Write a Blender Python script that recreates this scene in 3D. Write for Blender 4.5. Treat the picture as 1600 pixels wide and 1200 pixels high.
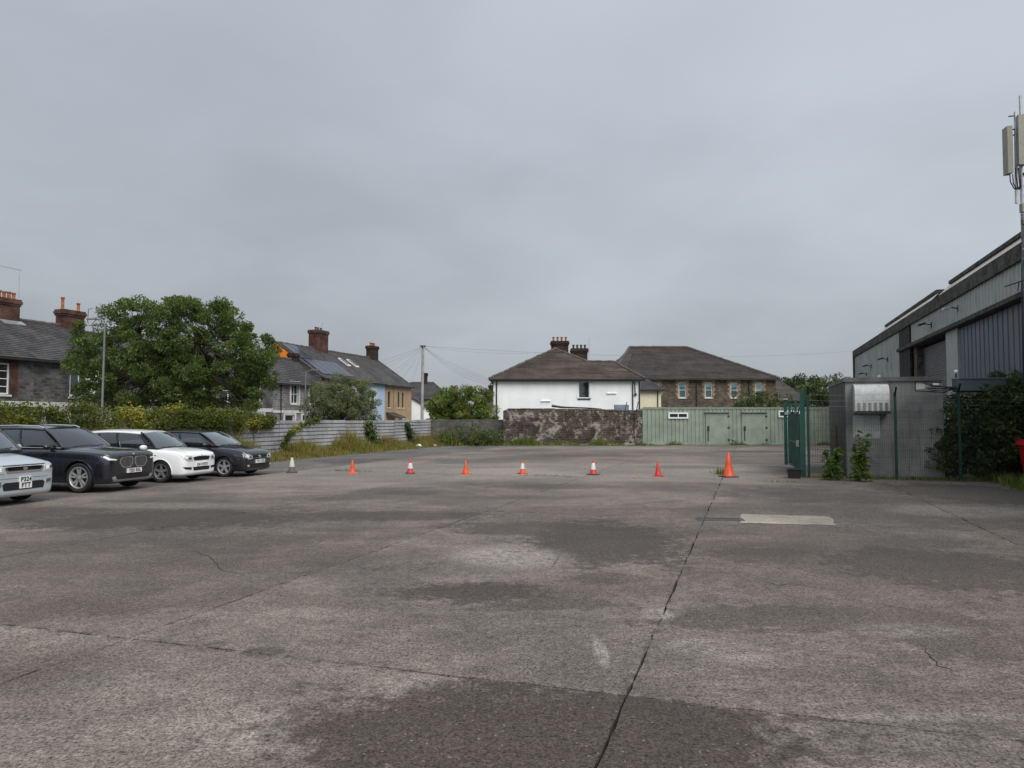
import bpy, bmesh, math, random
import numpy as np
from mathutils import Vector, Matrix
from mathutils.bvhtree import BVHTree

for o in list(bpy.data.objects): bpy.data.objects.remove(o)
SC = bpy.context.scene
COL = SC.collection
random.seed(7)
RS = np.random.RandomState(11)
rad = math.radians

# ------------------------------------------------------------------ camera
CAM_H, FPX, HOR = 1.85, 1150.0, 654.0
PITCH = math.atan((HOR - 600) / FPX)
cd = bpy.data.cameras.new('camera'); cam = bpy.data.objects.new('camera', cd); COL.objects.link(cam)
cd.sensor_width = 36; cd.lens = FPX / 1600 * 36; cd.clip_end = 3000; cd.clip_start = .05
cam.location = (0, 0, CAM_H); cam.rotation_euler = (math.pi / 2 + PITCH, 0, 0)
SC.camera = cam

# ------------------------------------------------------------------ light
EXPOSURE = 1.0
SUN_AZ, SUN_EL = rad(152), rad(48)         # azimuth clockwise from +Y (behind the camera, to the right)
SC.view_settings.view_transform = 'Standard'; SC.view_settings.look = 'None'
SC.render.filter_size = 1.15
SC.view_settings.gamma = 1; SC.view_settings.exposure = EXPOSURE; SC.view_settings.use_curve_mapping = False
sd = bpy.data.lights.new('sun', 'SUN'); sun = bpy.data.objects.new('sun', sd); COL.objects.link(sun)
sd.energy = 1.5; sd.angle = rad(45); sd.color = (1, .97, .93)
_d = Vector((math.sin(SUN_AZ) * math.cos(SUN_EL), math.cos(SUN_AZ) * math.cos(SUN_EL), math.sin(SUN_EL)))
sun.rotation_euler = _d.to_track_quat('Z', 'Y').to_euler()
sun.location = (0, -20, 40)


def node(nt, t, ins=None, **a):
    n = nt.nodes.new(t)
    for k, v in a.items(): setattr(n, k, v)
    for k, v in (ins or {}).items():
        s = n.inputs[k]
        if isinstance(v, bpy.types.Node): nt.links.new(v.outputs[0], s)
        elif isinstance(v, bpy.types.NodeSocket): nt.links.new(v, s)
        else:
            if hasattr(s.default_value, '__len__') and hasattr(v, '__len__') and len(s.default_value) == 4 and len(v) == 3: v = (*v, 1)
            s.default_value = v
    return n


def mixc(nt, f, a, b, blend='MIX'):
    return node(nt, 'ShaderNodeMix', {0: f, 6: a, 7: b}, data_type='RGBA', blend_type=blend).outputs[2]


def mth(nt, op, a, b=None, c=None, clamp=False):
    i = {0: a}
    if b is not None: i[1] = b
    if c is not None: i[2] = c
    return node(nt, 'ShaderNodeMath', i, operation=op, use_clamp=clamp).outputs[0]


def maprange(nt, v, a, b, c=0., d=1., smooth=True):
    n = node(nt, 'ShaderNodeMapRange', {'Value': v, 'From Min': a, 'From Max': b, 'To Min': c, 'To Max': d})
    if smooth: n.interpolation_type = 'SMOOTHSTEP'
    return n.outputs[0]


W = bpy.data.worlds.new('World'); SC.world = W; W.use_nodes = True
nt = W.node_tree; nt.nodes.clear()
sky = node(nt, 'ShaderNodeTexSky', sky_type='NISHITA', sun_disc=False, sun_elevation=SUN_EL, sun_rotation=SUN_AZ)
sky.air_density = 1.5; sky.dust_density = 4; sky.altitude = 20
tc = node(nt, 'ShaderNodeTexCoord')
# cloud layer: direction projected on a flat ceiling so that the clouds stretch towards the horizon
sep = node(nt, 'ShaderNodeSeparateXYZ', {0: tc.outputs['Generated']})
zz = mth(nt, 'MAXIMUM', sep.outputs[2], 0.0)
den = mth(nt, 'ADD', zz, 0.28)
cv = node(nt, 'ShaderNodeCombineXYZ', {0: mth(nt, 'DIVIDE', sep.outputs[0], den), 1: mth(nt, 'DIVIDE', sep.outputs[1], den), 2: 0.0})
n1 = node(nt, 'ShaderNodeTexNoise', {'Vector': cv, 'Scale': .62, 'Detail': 4.0, 'Roughness': .4, 'Distortion': .2})
n2 = node(nt, 'ShaderNodeTexNoise', {'Vector': cv, 'Scale': 2.6, 'Detail': 5.0, 'Roughness': .5, 'Distortion': .3})
cf = mth(nt, 'ADD', mth(nt, 'MULTIPLY', n1.outputs[0], .77), mth(nt, 'MULTIPLY', n2.outputs[0], .23))
sunside = node(nt, 'ShaderNodeVectorMath', {0: tc.outputs['Generated'], 1: tuple(_d)}, operation='DOT_PRODUCT').outputs[1]   # the layer thins towards the veiled sun
cf = mth(nt, 'ADD', maprange(nt, cf, .3, .7, .0, .55), maprange(nt, sunside, -.62, .75, -.12, 1.2, False))
cf = maprange(nt, cf, .0, 1.3, 0., 1., False)
CL_DARK, CL_LIGHT = (1.66, 1.84, 2.03), (3.50, 3.82, 4.20)
cloud = mixc(nt, cf, CL_DARK, CL_LIGHT)
skyc = mixc(nt, .94, sky.outputs[0], cloud)
bg = node(nt, 'ShaderNodeBackground', {0: skyc, 1: .1})
node(nt, 'ShaderNodeOutputWorld', {0: bg})

# ------------------------------------------------------------------ frames of reference
TH = rad(17.8)                                             # the yard's joints, fence and terrace run 17.8 degrees off the view axis
UX, UY = math.sin(TH), math.cos(TH)
def S(v, u, z=0.0): return Vector((UX * u + UY * v, UY * u - UX * v, z))   # yard frame -> world (u away, v to the right)
def ray(px, py):
    x, y = (px - 800) / FPX, (600 - py) / FPX
    return Vector((x, math.cos(PITCH) - y * math.sin(PITCH), math.sin(PITCH) + y * math.cos(PITCH)))
def G(px, py, z=0.0):
    r = ray(px, py); t = (z - CAM_H) / r.z
    return Vector((r.x * t, r.y * t, z))
def P(px, py, Y):
    r = ray(px, py); t = Y / r.y
    return Vector((r.x * t, Y, CAM_H + r.z * t))


# ------------------------------------------------------------------ mesh helpers
class MB:
    def __init__(s): s.v = []; s.f = []; s.m = []; s.mi = 0
    def add(s, vs, fs):
        b = len(s.v); s.v += [tuple(p) for p in vs]; s.f += [tuple(i + b for i in f) for f in fs]; s.m += [s.mi] * len(fs); return s
    def quad(s, *p): return s.add(p, [tuple(range(len(p)))])
    def box(s, x0, y0, z0, x1, y1, z1):
        return s.add([(x0, y0, z0), (x1, y0, z0), (x1, y1, z0), (x0, y1, z0), (x0, y0, z1), (x1, y0, z1), (x1, y1, z1), (x0, y1, z1)],
                     [(0, 3, 2, 1), (4, 5, 6, 7), (0, 1, 5, 4), (1, 2, 6, 5), (2, 3, 7, 6), (3, 0, 4, 7)])
    def hexa(s, b, t):      # 4 bottom points, 4 top points, counter-clockwise seen from above
        return s.add(list(b) + list(t), [(0, 3, 2, 1), (4, 5, 6, 7), (0, 1, 5, 4), (1, 2, 6, 5), (2, 3, 7, 6), (3, 0, 4, 7)])
    def bar(s, a, b, w, h=None, up=(0, 0, 1)):
        a, b = Vector(a), Vector(b); h = h or w; d = (b - a).normalized(); up = Vector(up)
        if abs(d.dot(up)) > .95: up = Vector((1, 0, 0))
        x = d.cross(up).normalized() * w / 2; y = x.cross(d).normalized() * h / 2
        return s.hexa([a - x - y, a + x - y, b + x - y, b - x - y], [a - x + y, a + x + y, b + x + y, b - x + y])
    def tube(s, path, r, n=8, cap=True):
        path = [Vector(p) for p in path]; k = len(path); rs = r if hasattr(r, '__len__') else [r] * k
        vs = []; fs = []; ref = None
        for i, p in enumerate(path):
            d = (path[min(i + 1, k - 1)] - path[max(i - 1, 0)])
            d = d.normalized() if d.length > 1e-9 else Vector((0, 0, 1))
            if ref is None: ref = Vector((1, 0, 0)) if abs(d.x) < .8 else Vector((0, 1, 0))
            x = (ref - d * ref.dot(d)).normalized(); y = d.cross(x); ref = x
            for j in range(n):
                a = 2 * math.pi * j / n; vs.append(p + (x * math.cos(a) + y * math.sin(a)) * rs[i])
        for i in range(k - 1):
            for j in range(n):
                fs.append((i * n + j, i * n + (j + 1) % n, (i + 1) * n + (j + 1) % n, (i + 1) * n + j))
        if cap: fs += [tuple(range(n - 1, -1, -1)), tuple((k - 1) * n + j for j in range(n))]
        return s.add(vs, fs)
    def lathe(s, prof, n=20, c=(0, 0, 0), axis='z', closed=False):
        vs = []; fs = []; k = len(prof)
        for r, z in prof:
            for j in range(n):
                a = 2 * math.pi * j / n; x, y = r * math.cos(a), r * math.sin(a)
                p = (x, y, z) if axis == 'z' else ((x, z, y) if axis == 'y' else (z, x, y))
                vs.append((p[0] + c[0], p[1] + c[1], p[2] + c[2]))
        for i in range(k if closed else k - 1):
            i2 = (i + 1) % k
            for j in range(n): fs.append((i * n + j, i * n + (j + 1) % n, i2 * n + (j + 1) % n, i2 * n + j))
        if not closed: fs += [tuple(range(n - 1, -1, -1)), tuple((k - 1) * n + j for j in range(n))]
        return s.add(vs, fs)
    def prism(s, poly, off):
        off = Vector(off); n = len(poly); a = [Vector(p) for p in poly]; b = [p + off for p in a]
        return s.add(a + b, [tuple(range(n - 1, -1, -1)), tuple(range(n, 2 * n))] + [(i, (i + 1) % n, (i + 1) % n + n, i + n) for i in range(n)])
    def build(s, name, mats, parent=None, loc=(0, 0, 0), rz=0, smooth=None, fix=True):
        me = bpy.data.meshes.new(name); me.from_pydata(s.v, [], s.f)
        for m in (mats if isinstance(mats, (list, tuple)) else [mats]): me.materials.append(m)
        if max(s.m, default=0) > 0: me.polygons.foreach_set('material_index', s.m)
        if fix or smooth:
            bm = bmesh.new(); bm.from_mesh(me)
            if fix: bmesh.ops.recalc_face_normals(bm, faces=bm.faces)
            if smooth:
                for f in bm.faces: f.smooth = True
                for e in bm.edges: e.smooth = len(e.link_faces) == 2 and e.calc_face_angle(0) < rad(smooth)
            bm.to_mesh(me); bm.free()
        me.update()
        return link(name, me, parent, loc, rz)


def link(name, me, parent=None, loc=(0, 0, 0), rz=0):
    o = bpy.data.objects.new(name, me); COL.objects.link(o); o.location = loc; o.rotation_euler = (0, 0, rz)
    if parent is not None: o.parent = parent
    return o
def tag(o, label=None, cat=None, group=None, kind=None):
    if label: o['label'] = label
    if cat: o['category'] = cat
    if group: o['group'] = group
    if kind: o['kind'] = kind
    return o
def thing(name, label, cat, loc=(0, 0, 0), rz=0, group=None):
    return tag(link(name, None, None, loc, rz), label, cat, group)
def clone(o, parent):
    c = o.copy(); COL.objects.link(c); c.parent = parent
    for ch in o.children: clone(ch, c)
    return c


# ------------------------------------------------------------------ materials
def C(r, g, b, k=1.0):
    f = lambda x: ((x / 255 + .055) / 1.055) ** 2.4 if x > 10 else x / 255 / 12.92
    return tuple(min(1, f(x) * k) for x in (r, g, b))
MATS = {}
def newmat(name):
    m = bpy.data.materials.new(name); m.use_nodes = True; t = m.node_tree; t.nodes.clear(); MATS[name] = m
    return m, t
def finish(t, bsdf): node(t, 'ShaderNodeOutputMaterial', {0: bsdf})
def coords(t, kind='Object'): return node(t, 'ShaderNodeTexCoord').outputs[kind]

def surf(name, col, rough=.75, metal=0., var=.22, scale=1.5, fine=25., fvar=.12, bump=.15, streak=0., streakcol=(.03, .028, .025), coat=0., spec=.4, warm=None, bdist=.01):
    """plain surface with broad and fine colour variation, optional vertical run-off streaks"""
    m, t = newmat(name); co = coords(t)
    a = node(t, 'ShaderNodeTexNoise', {'Vector': co, 'Scale': scale, 'Detail': 5., 'Roughness': .6})
    b = node(t, 'ShaderNodeTexNoise', {'Vector': co, 'Scale': fine, 'Detail': 3., 'Roughness': .6})
    k = mth(t, 'ADD', maprange(t, a.outputs[0], .3, .7, 1 - var, 1 + var), maprange(t, b.outputs[0], .3, .7, -fvar, fvar))
    base = mixc(t, maprange(t, a.outputs[0], .38, .62), col, warm) if warm else col
    c = mixc(t, 1., base, node(t, 'ShaderNodeCombineXYZ', {0: k, 1: k, 2: k}).outputs[0], 'MULTIPLY')
    if streak:
        mp = node(t, 'ShaderNodeMapping', {'Vector': co, 'Scale': (4., 4., .35)})
        s = node(t, 'ShaderNodeTexNoise', {'Vector': mp, 'Scale': 1.6, 'Detail': 6., 'Roughness': .65})
        c = mixc(t, mth(t, 'MULTIPLY', maprange(t, s.outputs[0], .5, .72), streak), c, streakcol)
    p = node(t, 'ShaderNodeBsdfPrincipled', {'Base Color': c, 'Roughness': rough, 'Metallic': metal, 'Coat Weight': coat, 'Coat Roughness': .06, 'Specular IOR Level': spec})
    if bump: t.links.new(node(t, 'ShaderNodeBump', {'Height': b.outputs[0], 'Strength': bump, 'Distance': bdist}).outputs[0], p.inputs['Normal'])
    finish(t, p); return m

def masonry(name, c1, c2, mortar, bw=.225, bh=.075, mw=.012, warp=.0, rough=.85, var=.3, moss=None, render=None, bump=.5, msize=.5):
    """coursed brick or rubble on walls that run along local x or y; render = colour of flaking render patches"""
    m, t = newmat(name); co = coords(t)
    sp = node(t, 'ShaderNodeSeparateXYZ', {0: co})
    if warp:
        wn = node(t, 'ShaderNodeTexNoise', {'Vector': co, 'Scale': 2.2, 'Detail': 2.})
        off = mth(t, 'MULTIPLY', mth(t, 'SUBTRACT', wn.outputs[0], .5), warp)
    else: off = 0.0
    h = mth(t, 'ADD', mth(t, 'ADD', sp.outputs[0], sp.outputs[1]), off)
    vv = mth(t, 'ADD', sp.outputs[2], off)
    vec = node(t, 'ShaderNodeCombineXYZ', {0: h, 1: vv, 2: 0.}).outputs[0]
    b = node(t, 'ShaderNodeTexBrick', {'Vector': vec, 'Color1': c1, 'Color2': c2, 'Mortar': mortar, 'Scale': 1., 'Mortar Size': mw, 'Mortar Smooth': .3, 'Bias': 0., 'Brick Width': bw, 'Row Height': bh})
    n = node(t, 'ShaderNodeTexNoise', {'Vector': co, 'Scale': 1.2, 'Detail': 6., 'Roughness': .65})
    nf = node(t, 'ShaderNodeTexNoise', {'Vector': co, 'Scale': 14., 'Detail': 4., 'Roughness': .65})
    k = mth(t, 'ADD', maprange(t, n.outputs[0], .3, .7, 1 - var, 1 + var), maprange(t, nf.outputs[0], .3, .7, -.18, .18))
    c = mixc(t, 1., b.outputs[0], node(t, 'ShaderNodeCombineXYZ', {0: k, 1: k, 2: k}).outputs[0], 'MULTIPLY')
    hgt = mth(t, 'SUBTRACT', mth(t, 'MULTIPLY', nf.outputs[0], .4), b.outputs[1])
    if render:
        rn = node(t, 'ShaderNodeTexNoise', {'Vector': co, 'Scale': msize, 'Detail': 7., 'Roughness': .68, 'Distortion': .6})
        rn2 = node(t, 'ShaderNodeTexNoise', {'Vector': co, 'Scale': 5., 'Detail': 5., 'Roughness': .7})
        rf = maprange(t, mth(t, 'ADD', rn.outputs[0], mth(t, 'MULTIPLY', mth(t, 'SUBTRACT', rn2.outputs[0], .5), .6)), .49, .67)
        c = mixc(t, mth(t, 'MULTIPLY', rf, .85), c, mixc(t, nf.outputs[0], render, tuple(x * .5 for x in render)))
    if moss:
        mn = node(t, 'ShaderNodeTexNoise', {'Vector': co, 'Scale': 2.5, 'Detail': 6., 'Roughness': .7})
        c = mixc(t, maprange(t, mn.outputs[0], .55, .7), c, moss)
    p = node(t, 'ShaderNodeBsdfPrincipled', {'Base Color': c, 'Roughness': rough, 'Specular IOR Level': .25})
    t.links.new(node(t, 'ShaderNodeBump', {'Height': hgt, 'Strength': bump, 'Distance': .015}).outputs[0], p.inputs['Normal'])
    finish(t, p); return m

def roofing(name, c1, c2, var=.3, lichen=None, width=.28, rough=.7):
    """slates or tiles: the courses are geometry, the joints between slates of a course are fine relief"""
    m, t = newmat(name); co = coords(t)
    sp = node(t, 'ShaderNodeSeparateXYZ', {0: co})
    al = mth(t, 'ADD', mth(t, 'MULTIPLY', sp.outputs[1], 1.), mth(t, 'MULTIPLY', sp.outputs[0], .12))
    wn = node(t, 'ShaderNodeTexWhiteNoise', {'Vector': node(t, 'ShaderNodeCombineXYZ', {0: mth(t, 'FLOOR', mth(t, 'DIVIDE', al, width)), 1: mth(t, 'FLOOR', mth(t, 'DIVIDE', sp.outputs[2], .14)), 2: 0.})}, noise_dimensions='2D')
    n = node(t, 'ShaderNodeTexNoise', {'Vector': co, 'Scale': .7, 'Detail': 6., 'Roughness': .65})
    nf = node(t, 'ShaderNodeTexNoise', {'Vector': co, 'Scale': 9., 'Detail': 4., 'Roughness': .7})
    c = mixc(t, wn.outputs[0], c1, c2)
    k = mth(t, 'ADD', maprange(t, n.outputs[0], .3, .7, 1 - var, 1 + var), maprange(t, nf.outputs[0], .3, .7, -.15, .15))
    c = mixc(t, 1., c, node(t, 'ShaderNodeCombineXYZ', {0: k, 1: k, 2: k}).outputs[0], 'MULTIPLY')
    if lichen: c = mixc(t, mth(t, 'MULTIPLY', maprange(t, nf.outputs[0], .56, .7), .7), c, lichen)
    p = node(t, 'ShaderNodeBsdfPrincipled', {'Base Color': c, 'Roughness': rough, 'Specular IOR Level': .35})
    t.links.new(node(t, 'ShaderNodeBump', {'Height': mth(t, 'ADD', wn.outputs[0], nf.outputs[0]), 'Strength': .4, 'Distance': .012}).outputs[0], p.inputs['Normal'])
    finish(t, p); return m

def leafmat(name, c1, c2, c3=None, patch=.6, trans=.35):
    m, t = newmat(name)
    g = node(t, 'ShaderNodeNewGeometry')
    n = node(t, 'ShaderNodeTexNoise', {'Vector': g.outputs['Position'], 'Scale': patch, 'Detail': 3.})
    f = mth(t, 'ADD', mth(t, 'MULTIPLY', g.outputs['Random Per Island'], .6), mth(t, 'MULTIPLY', maprange(t, n.outputs[0], .35, .65), .4))
    c = mixc(t, f, c1, c2)
    if c3:
        f3 = mth(t, 'MULTIPLY', maprange(t, n.outputs[0], .53, .65), mth(t, 'GREATER_THAN', g.outputs['Random Per Island'], .3))
        c = mixc(t, f3, c, c3)
    p = node(t, 'ShaderNodeBsdfPrincipled', {'Base Color': c, 'Roughness': .5, 'Specular IOR Level': .3})
    tr = node(t, 'ShaderNodeBsdfTranslucent', {0: mixc(t, 1., c, (1.3, 1.5, .6), 'MULTIPLY')})
    finish(t, node(t, 'ShaderNodeMixShader', {0: trans, 1: p, 2: tr})); return m

def paint(name, col, flake=0., rough=.22, coat=1.):
    m, t = newmat(name); co = coords(t)
    d = node(t, 'ShaderNodeTexNoise', {'Vector': co, 'Scale': 6., 'Detail': 5.})
    r = maprange(t, d.outputs[0], .3, .7, rough, rough + .12)
    finish(t, node(t, 'ShaderNodeBsdfPrincipled', {'Base Color': col, 'Roughness': r, 'Metallic': flake, 'Coat Weight': coat, 'Coat Roughness': .05, 'Specular IOR Level': .5}))
    return m

def glassmat(name, tint=(.5, .55, .55), opac=.35, refl=(.9, .95, 1), film=(.05, .055, .055), boost=.9):
    m, t = newmat(name)
    tr = node(t, 'ShaderNodeBsdfTransparent', {0: tint}); gl = node(t, 'ShaderNodeBsdfGlossy', {0: refl, 1: .03})
    fr = node(t, 'ShaderNodeFresnel', {0: 1.52})
    df = node(t, 'ShaderNodeBsdfDiffuse', {0: (*film, 1)})
    a = node(t, 'ShaderNodeMixShader', {0: opac, 1: tr, 2: df})
    finish(t, node(t, 'ShaderNodeMixShader', {0: mth(t, 'ADD', mth(t, 'MULTIPLY', fr, boost), .04, None, True), 1: a, 2: gl})); return m

def gloss(name, col, rough=.1, metal=0., spec=.5):
    m, t = newmat(name)
    finish(t, node(t, 'ShaderNodeBsdfPrincipled', {'Base Color': col, 'Roughness': rough, 'Metallic': metal, 'Specular IOR Level': spec})); return m

# ------------------------------------------------------------------ ground
def ground_mat(name, ca, cb, stains=(), lights=(), joints=None, speck=.92, rough=.82, grain=55.):
    """worn concrete / tarmac: aggregate speckle, broad tone drift, stains, scuffs and painted far-yard sheen with shapes of their own (world metres)"""
    m, t = newmat(name)
    g = node(t, 'ShaderNodeNewGeometry'); pos = g.outputs['Position']
    big = node(t, 'ShaderNodeTexNoise', {'Vector': pos, 'Scale': .22, 'Detail': 6., 'Roughness': .62, 'Distortion': .4})
    mid = node(t, 'ShaderNodeTexNoise', {'Vector': pos, 'Scale': 1.6, 'Detail': 7., 'Roughness': .68})
    fin = node(t, 'ShaderNodeTexNoise', {'Vector': pos, 'Scale': grain * .9, 'Detail': 3., 'Roughness': .85})
    agg = node(t, 'ShaderNodeTexNoise', {'Vector': pos, 'Scale': grain * .35, 'Detail': 4., 'Roughness': .8})
    c = mixc(t, maprange(t, big.outputs[0], .38, .62), ca, cb)
    m2 = node(t, 'ShaderNodeTexNoise', {'Vector': pos, 'Scale': 7., 'Detail': 6., 'Roughness': .7})
    k = mth(t, 'ADD', maprange(t, mid.outputs[0], .25, .75, .68, 1.32, False), maprange(t, m2.outputs[0], .3, .7, -.22, .22, False))
    c = mixc(t, 1., c, node(t, 'ShaderNodeCombineXYZ', {0: k, 1: k, 2: k}).outputs[0], 'MULTIPLY')
    wob = mth(t, 'ADD', mth(t, 'MULTIPLY', mth(t, 'SUBTRACT', mid.outputs[0], .5), 1.5), mth(t, 'MULTIPLY', mth(t, 'SUBTRACT', big.outputs[0], .5), .9))
    wob = mth(t, 'ADD', wob, mth(t, 'MULTIPLY', mth(t, 'SUBTRACT', m2.outputs[0], .5), 1.5))
    def blob(x, y, rx, ry, soft):
        d = node(t, 'ShaderNodeVectorMath', {0: pos, 1: (x, y, 0)}, operation='SUBTRACT').outputs[0]
        d = node(t, 'ShaderNodeVectorMath', {0: d, 1: (1 / rx, 1 / ry, 0)}, operation='MULTIPLY').outputs[0]
        l = node(t, 'ShaderNodeVectorMath', {0: d}, operation='LENGTH').outputs[1]
        return maprange(t, mth(t, 'ADD', l, wob), 1 + soft, 1 - soft)
    def total(lst):
        acc = None
        for x, y, rx, ry, st, soft in lst:
            f = mth(t, 'MULTIPLY', blob(x, y, rx, ry, soft), st)
            acc = f if acc is None else mth(t, 'MAXIMUM', acc, f)
        return acc
    oi = node(t, 'ShaderNodeObjectInfo'); tone = maprange(t, oi.outputs['Random'], 0., 1., .86, 1.12, False)      # slabs cast at different times
    c = mixc(t, 1., c, node(t, 'ShaderNodeCombineXYZ', {0: tone, 1: tone, 2: tone}).outputs[0], 'MULTIPLY')
    # wide faint drift stains everywhere
    ns = node(t, 'ShaderNodeTexNoise', {'Vector': node(t, 'ShaderNodeMapping', {'Vector': pos, 'Scale': (.35, 1., 1.)}), 'Scale': .55, 'Detail': 6., 'Roughness': .6, 'Distortion': .8})
    c = mixc(t, mth(t, 'MULTIPLY', maprange(t, ns.outputs[0], .48, .66), .5), c, tuple(x * k_ for x, k_ in zip(ca, (.42, .38, .35))))
    if joints:
        # dirt worked into the slab edges, and one slab left darker than its neighbours
        uu = node(t, 'ShaderNodeVectorMath', {0: pos, 1: (UX, UY, 0)}, operation='DOT_PRODUCT').outputs[1]; vv = node(t, 'ShaderNodeVectorMath', {0: pos, 1: (UY, -UX, 0)}, operation='DOT_PRODUCT').outputs[1]
        dm = None
        for co_, l in [(vv, x) for x in joints[0]] + [(uu, x) for x in joints[1]]:
            d = mth(t, 'ABSOLUTE', mth(t, 'SUBTRACT', co_, l)); dm = d if dm is None else mth(t, 'MINIMUM', dm, d)
        dj = mth(t, 'ADD', dm, mth(t, 'MULTIPLY', mth(t, 'SUBTRACT', m2.outputs[0], .42), .35))
        c = mixc(t, mth(t, 'MULTIPLY', maprange(t, dj, .06, .0), .55), c, (.045, .038, .032, 1))
        x, y, rx, ry, st_, so_ = joints[2]
        c = mixc(t, mth(t, 'MULTIPLY', mth(t, 'MULTIPLY', blob(x, y, rx, ry, so_), st_), maprange(t, uu, 5.03, 4.97)), c, (.041, .031, .026, 1))
    if stains: c = mixc(t, total(stains), c, (.042, .034, .029, 1))
    if lights: c = mixc(t, mth(t, 'MULTIPLY', total(lights), maprange(t, m2.outputs[0], .36, .6, .35, 1.)), c, (.37, .34, .30, 1))
    sp = mth(t, 'ADD', maprange(t, fin.outputs[0], .3, .7, 1 - speck, 1 + speck, False), maprange(t, agg.outputs[0], .3, .7, -speck * .55, speck * .55, False))
    c = mixc(t, 1., c, node(t, 'ShaderNodeCombineXYZ', {0: sp, 1: sp, 2: sp}).outputs[0], 'MULTIPLY')
    # pale stone flecks
    wv = node(t, 'ShaderNodeTexVoronoi', {'Vector': pos, 'Scale': 21., 'Randomness': 1.})
    fl = mth(t, 'MULTIPLY', mth(t, 'LESS_THAN', wv.outputs[0], .16), mth(t, 'GREATER_THAN', node(t, 'ShaderNodeSeparateXYZ', {0: wv.outputs[1]}).outputs[0], .78))
    c = mixc(t, mth(t, 'MULTIPLY', fl, .35), c, (.42, .39, .36, 1))
    p = node(t, 'ShaderNodeBsdfPrincipled', {'Base Color': c, 'Roughness': maprange(t, mid.outputs[0], .3, .7, rough - .08, rough + .08), 'Specular IOR Level': .3})
    h = mth(t, 'ADD', mth(t, 'MULTIPLY', fin.outputs[0], .6), mth(t, 'MULTIPLY', agg.outputs[0], .6))
    t.links.new(node(t, 'ShaderNodeBump', {'Height': h, 'Strength': .55, 'Distance': .012}).outputs[0], p.inputs['Normal'])
    finish(t, p); return m

VL = [-15.25, -13.9, -9.5, -5.0, -.80, 3.72, 8.1, 12.5, 17, 22, 27]
UL = [-9, -4, 5.0, 14.0, 23.0, 32, 41, 50, 59]
def blob_px(px, py, hw, hh, st, soft=.3):
    c = G(px, py); a = G(px, py - hh); b = G(px, py + hh)
    return (c.x, (a.y + b.y) / 2, hw * c.y / FPX, (a.y - b.y) / 2, st, soft)
STAINS = [blob_px(*a) for a in [
    (250, 812, 230, 17, .76), (600, 806, 190, 7, .65), (60, 800, 120, 12, .45), (950, 848, 125, 36, .8), (860, 826, 160, 12, .6), (740, 926, 130, 17, .78), (860, 945, 120, 10, .5),
    (1400, 930, 330, 130, .45, .7), (200, 890, 330, 60, .26, .7), (1420, 800, 220, 30, .25, .6), (1480, 890, 190, 40, .72), (1190, 868, 110, 14, .62),
    (1290, 968, 270, 22, .58), (1530, 1010, 120, 26, .55), (1290, 775, 150, 15, .5), (1530, 772, 130, 18, .62), (1070, 730, 68, 2.6, .75),
    (860, 760, 110, 4, .5), (640, 770, 60, 4, .35), (960, 905, 60, 10, .45), (330, 1010, 25, 8, .4), (420, 1018, 30, 7, .45), (720, 756, 60, 3, .4),
    (1420, 850, 150, 10, .45), (560, 870, 150, 22, .28), (230, 930, 160, 26, .22), (1180, 706, 60, 1.6, .5), (950, 712, 120, 1.5, .35)]]
LIGHTS = [blob_px(*a) for a in [
    (795, 872, 85, 15, .42), (940, 1022, 12, 24, .5, .3), (380, 1150, 60, 40, .2), (1500, 800, 110, 10, .3), (1030, 960, 22, 8, .4, .3),
    (640, 748, 220, 4, .25), (1420, 985, 80, 12, .2), (250, 790, 160, 5, .2), (860, 700, 300, 2, .22), (1250, 742, 120, 4, .3),
    (800, 738, 460, 16, .30), (1090, 1010, 50, 14, .22), (1440, 1120, 170, 8, .22), (640, 1065, 50, 12, .2), (1150, 1020, 60, 16, .18)]]  # widest blob: paler far concrete, with grazing-angle brightness painted in too
m_yard = ground_mat('yard_concrete', (.180, .151, .129), (.106, .092, .081), STAINS, LIGHTS, (VL[2:6], UL[2:5], blob_px(860, 1160, 430, 95, .8)))
m_tar = ground_mat('old_tarmac', (.080, .073, .068), (.135, .124, .115), [], [], speck=.6)
m_dirt = surf('joint_dirt', (.035, .031, .026), .95, var=.4, scale=4)
m_earth = surf('open_ground', (.09, .085, .065), .95, var=.4, scale=.3, fine=6)

g = MB(); g.quad((-900, -200, -.12), (900, -200, -.12), (900, 1600, -.12), (-900, 1600, -.12))
tag(g.build('ground', m_earth), kind='structure')
y = MB()
y.quad(S(-15.3, -9, -.035), S(30, -9, -.035), S(30, 62, -.035), S(-15.3, 62, -.035))
yard = tag(y.build('yard', m_dirt), kind='structure')

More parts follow.
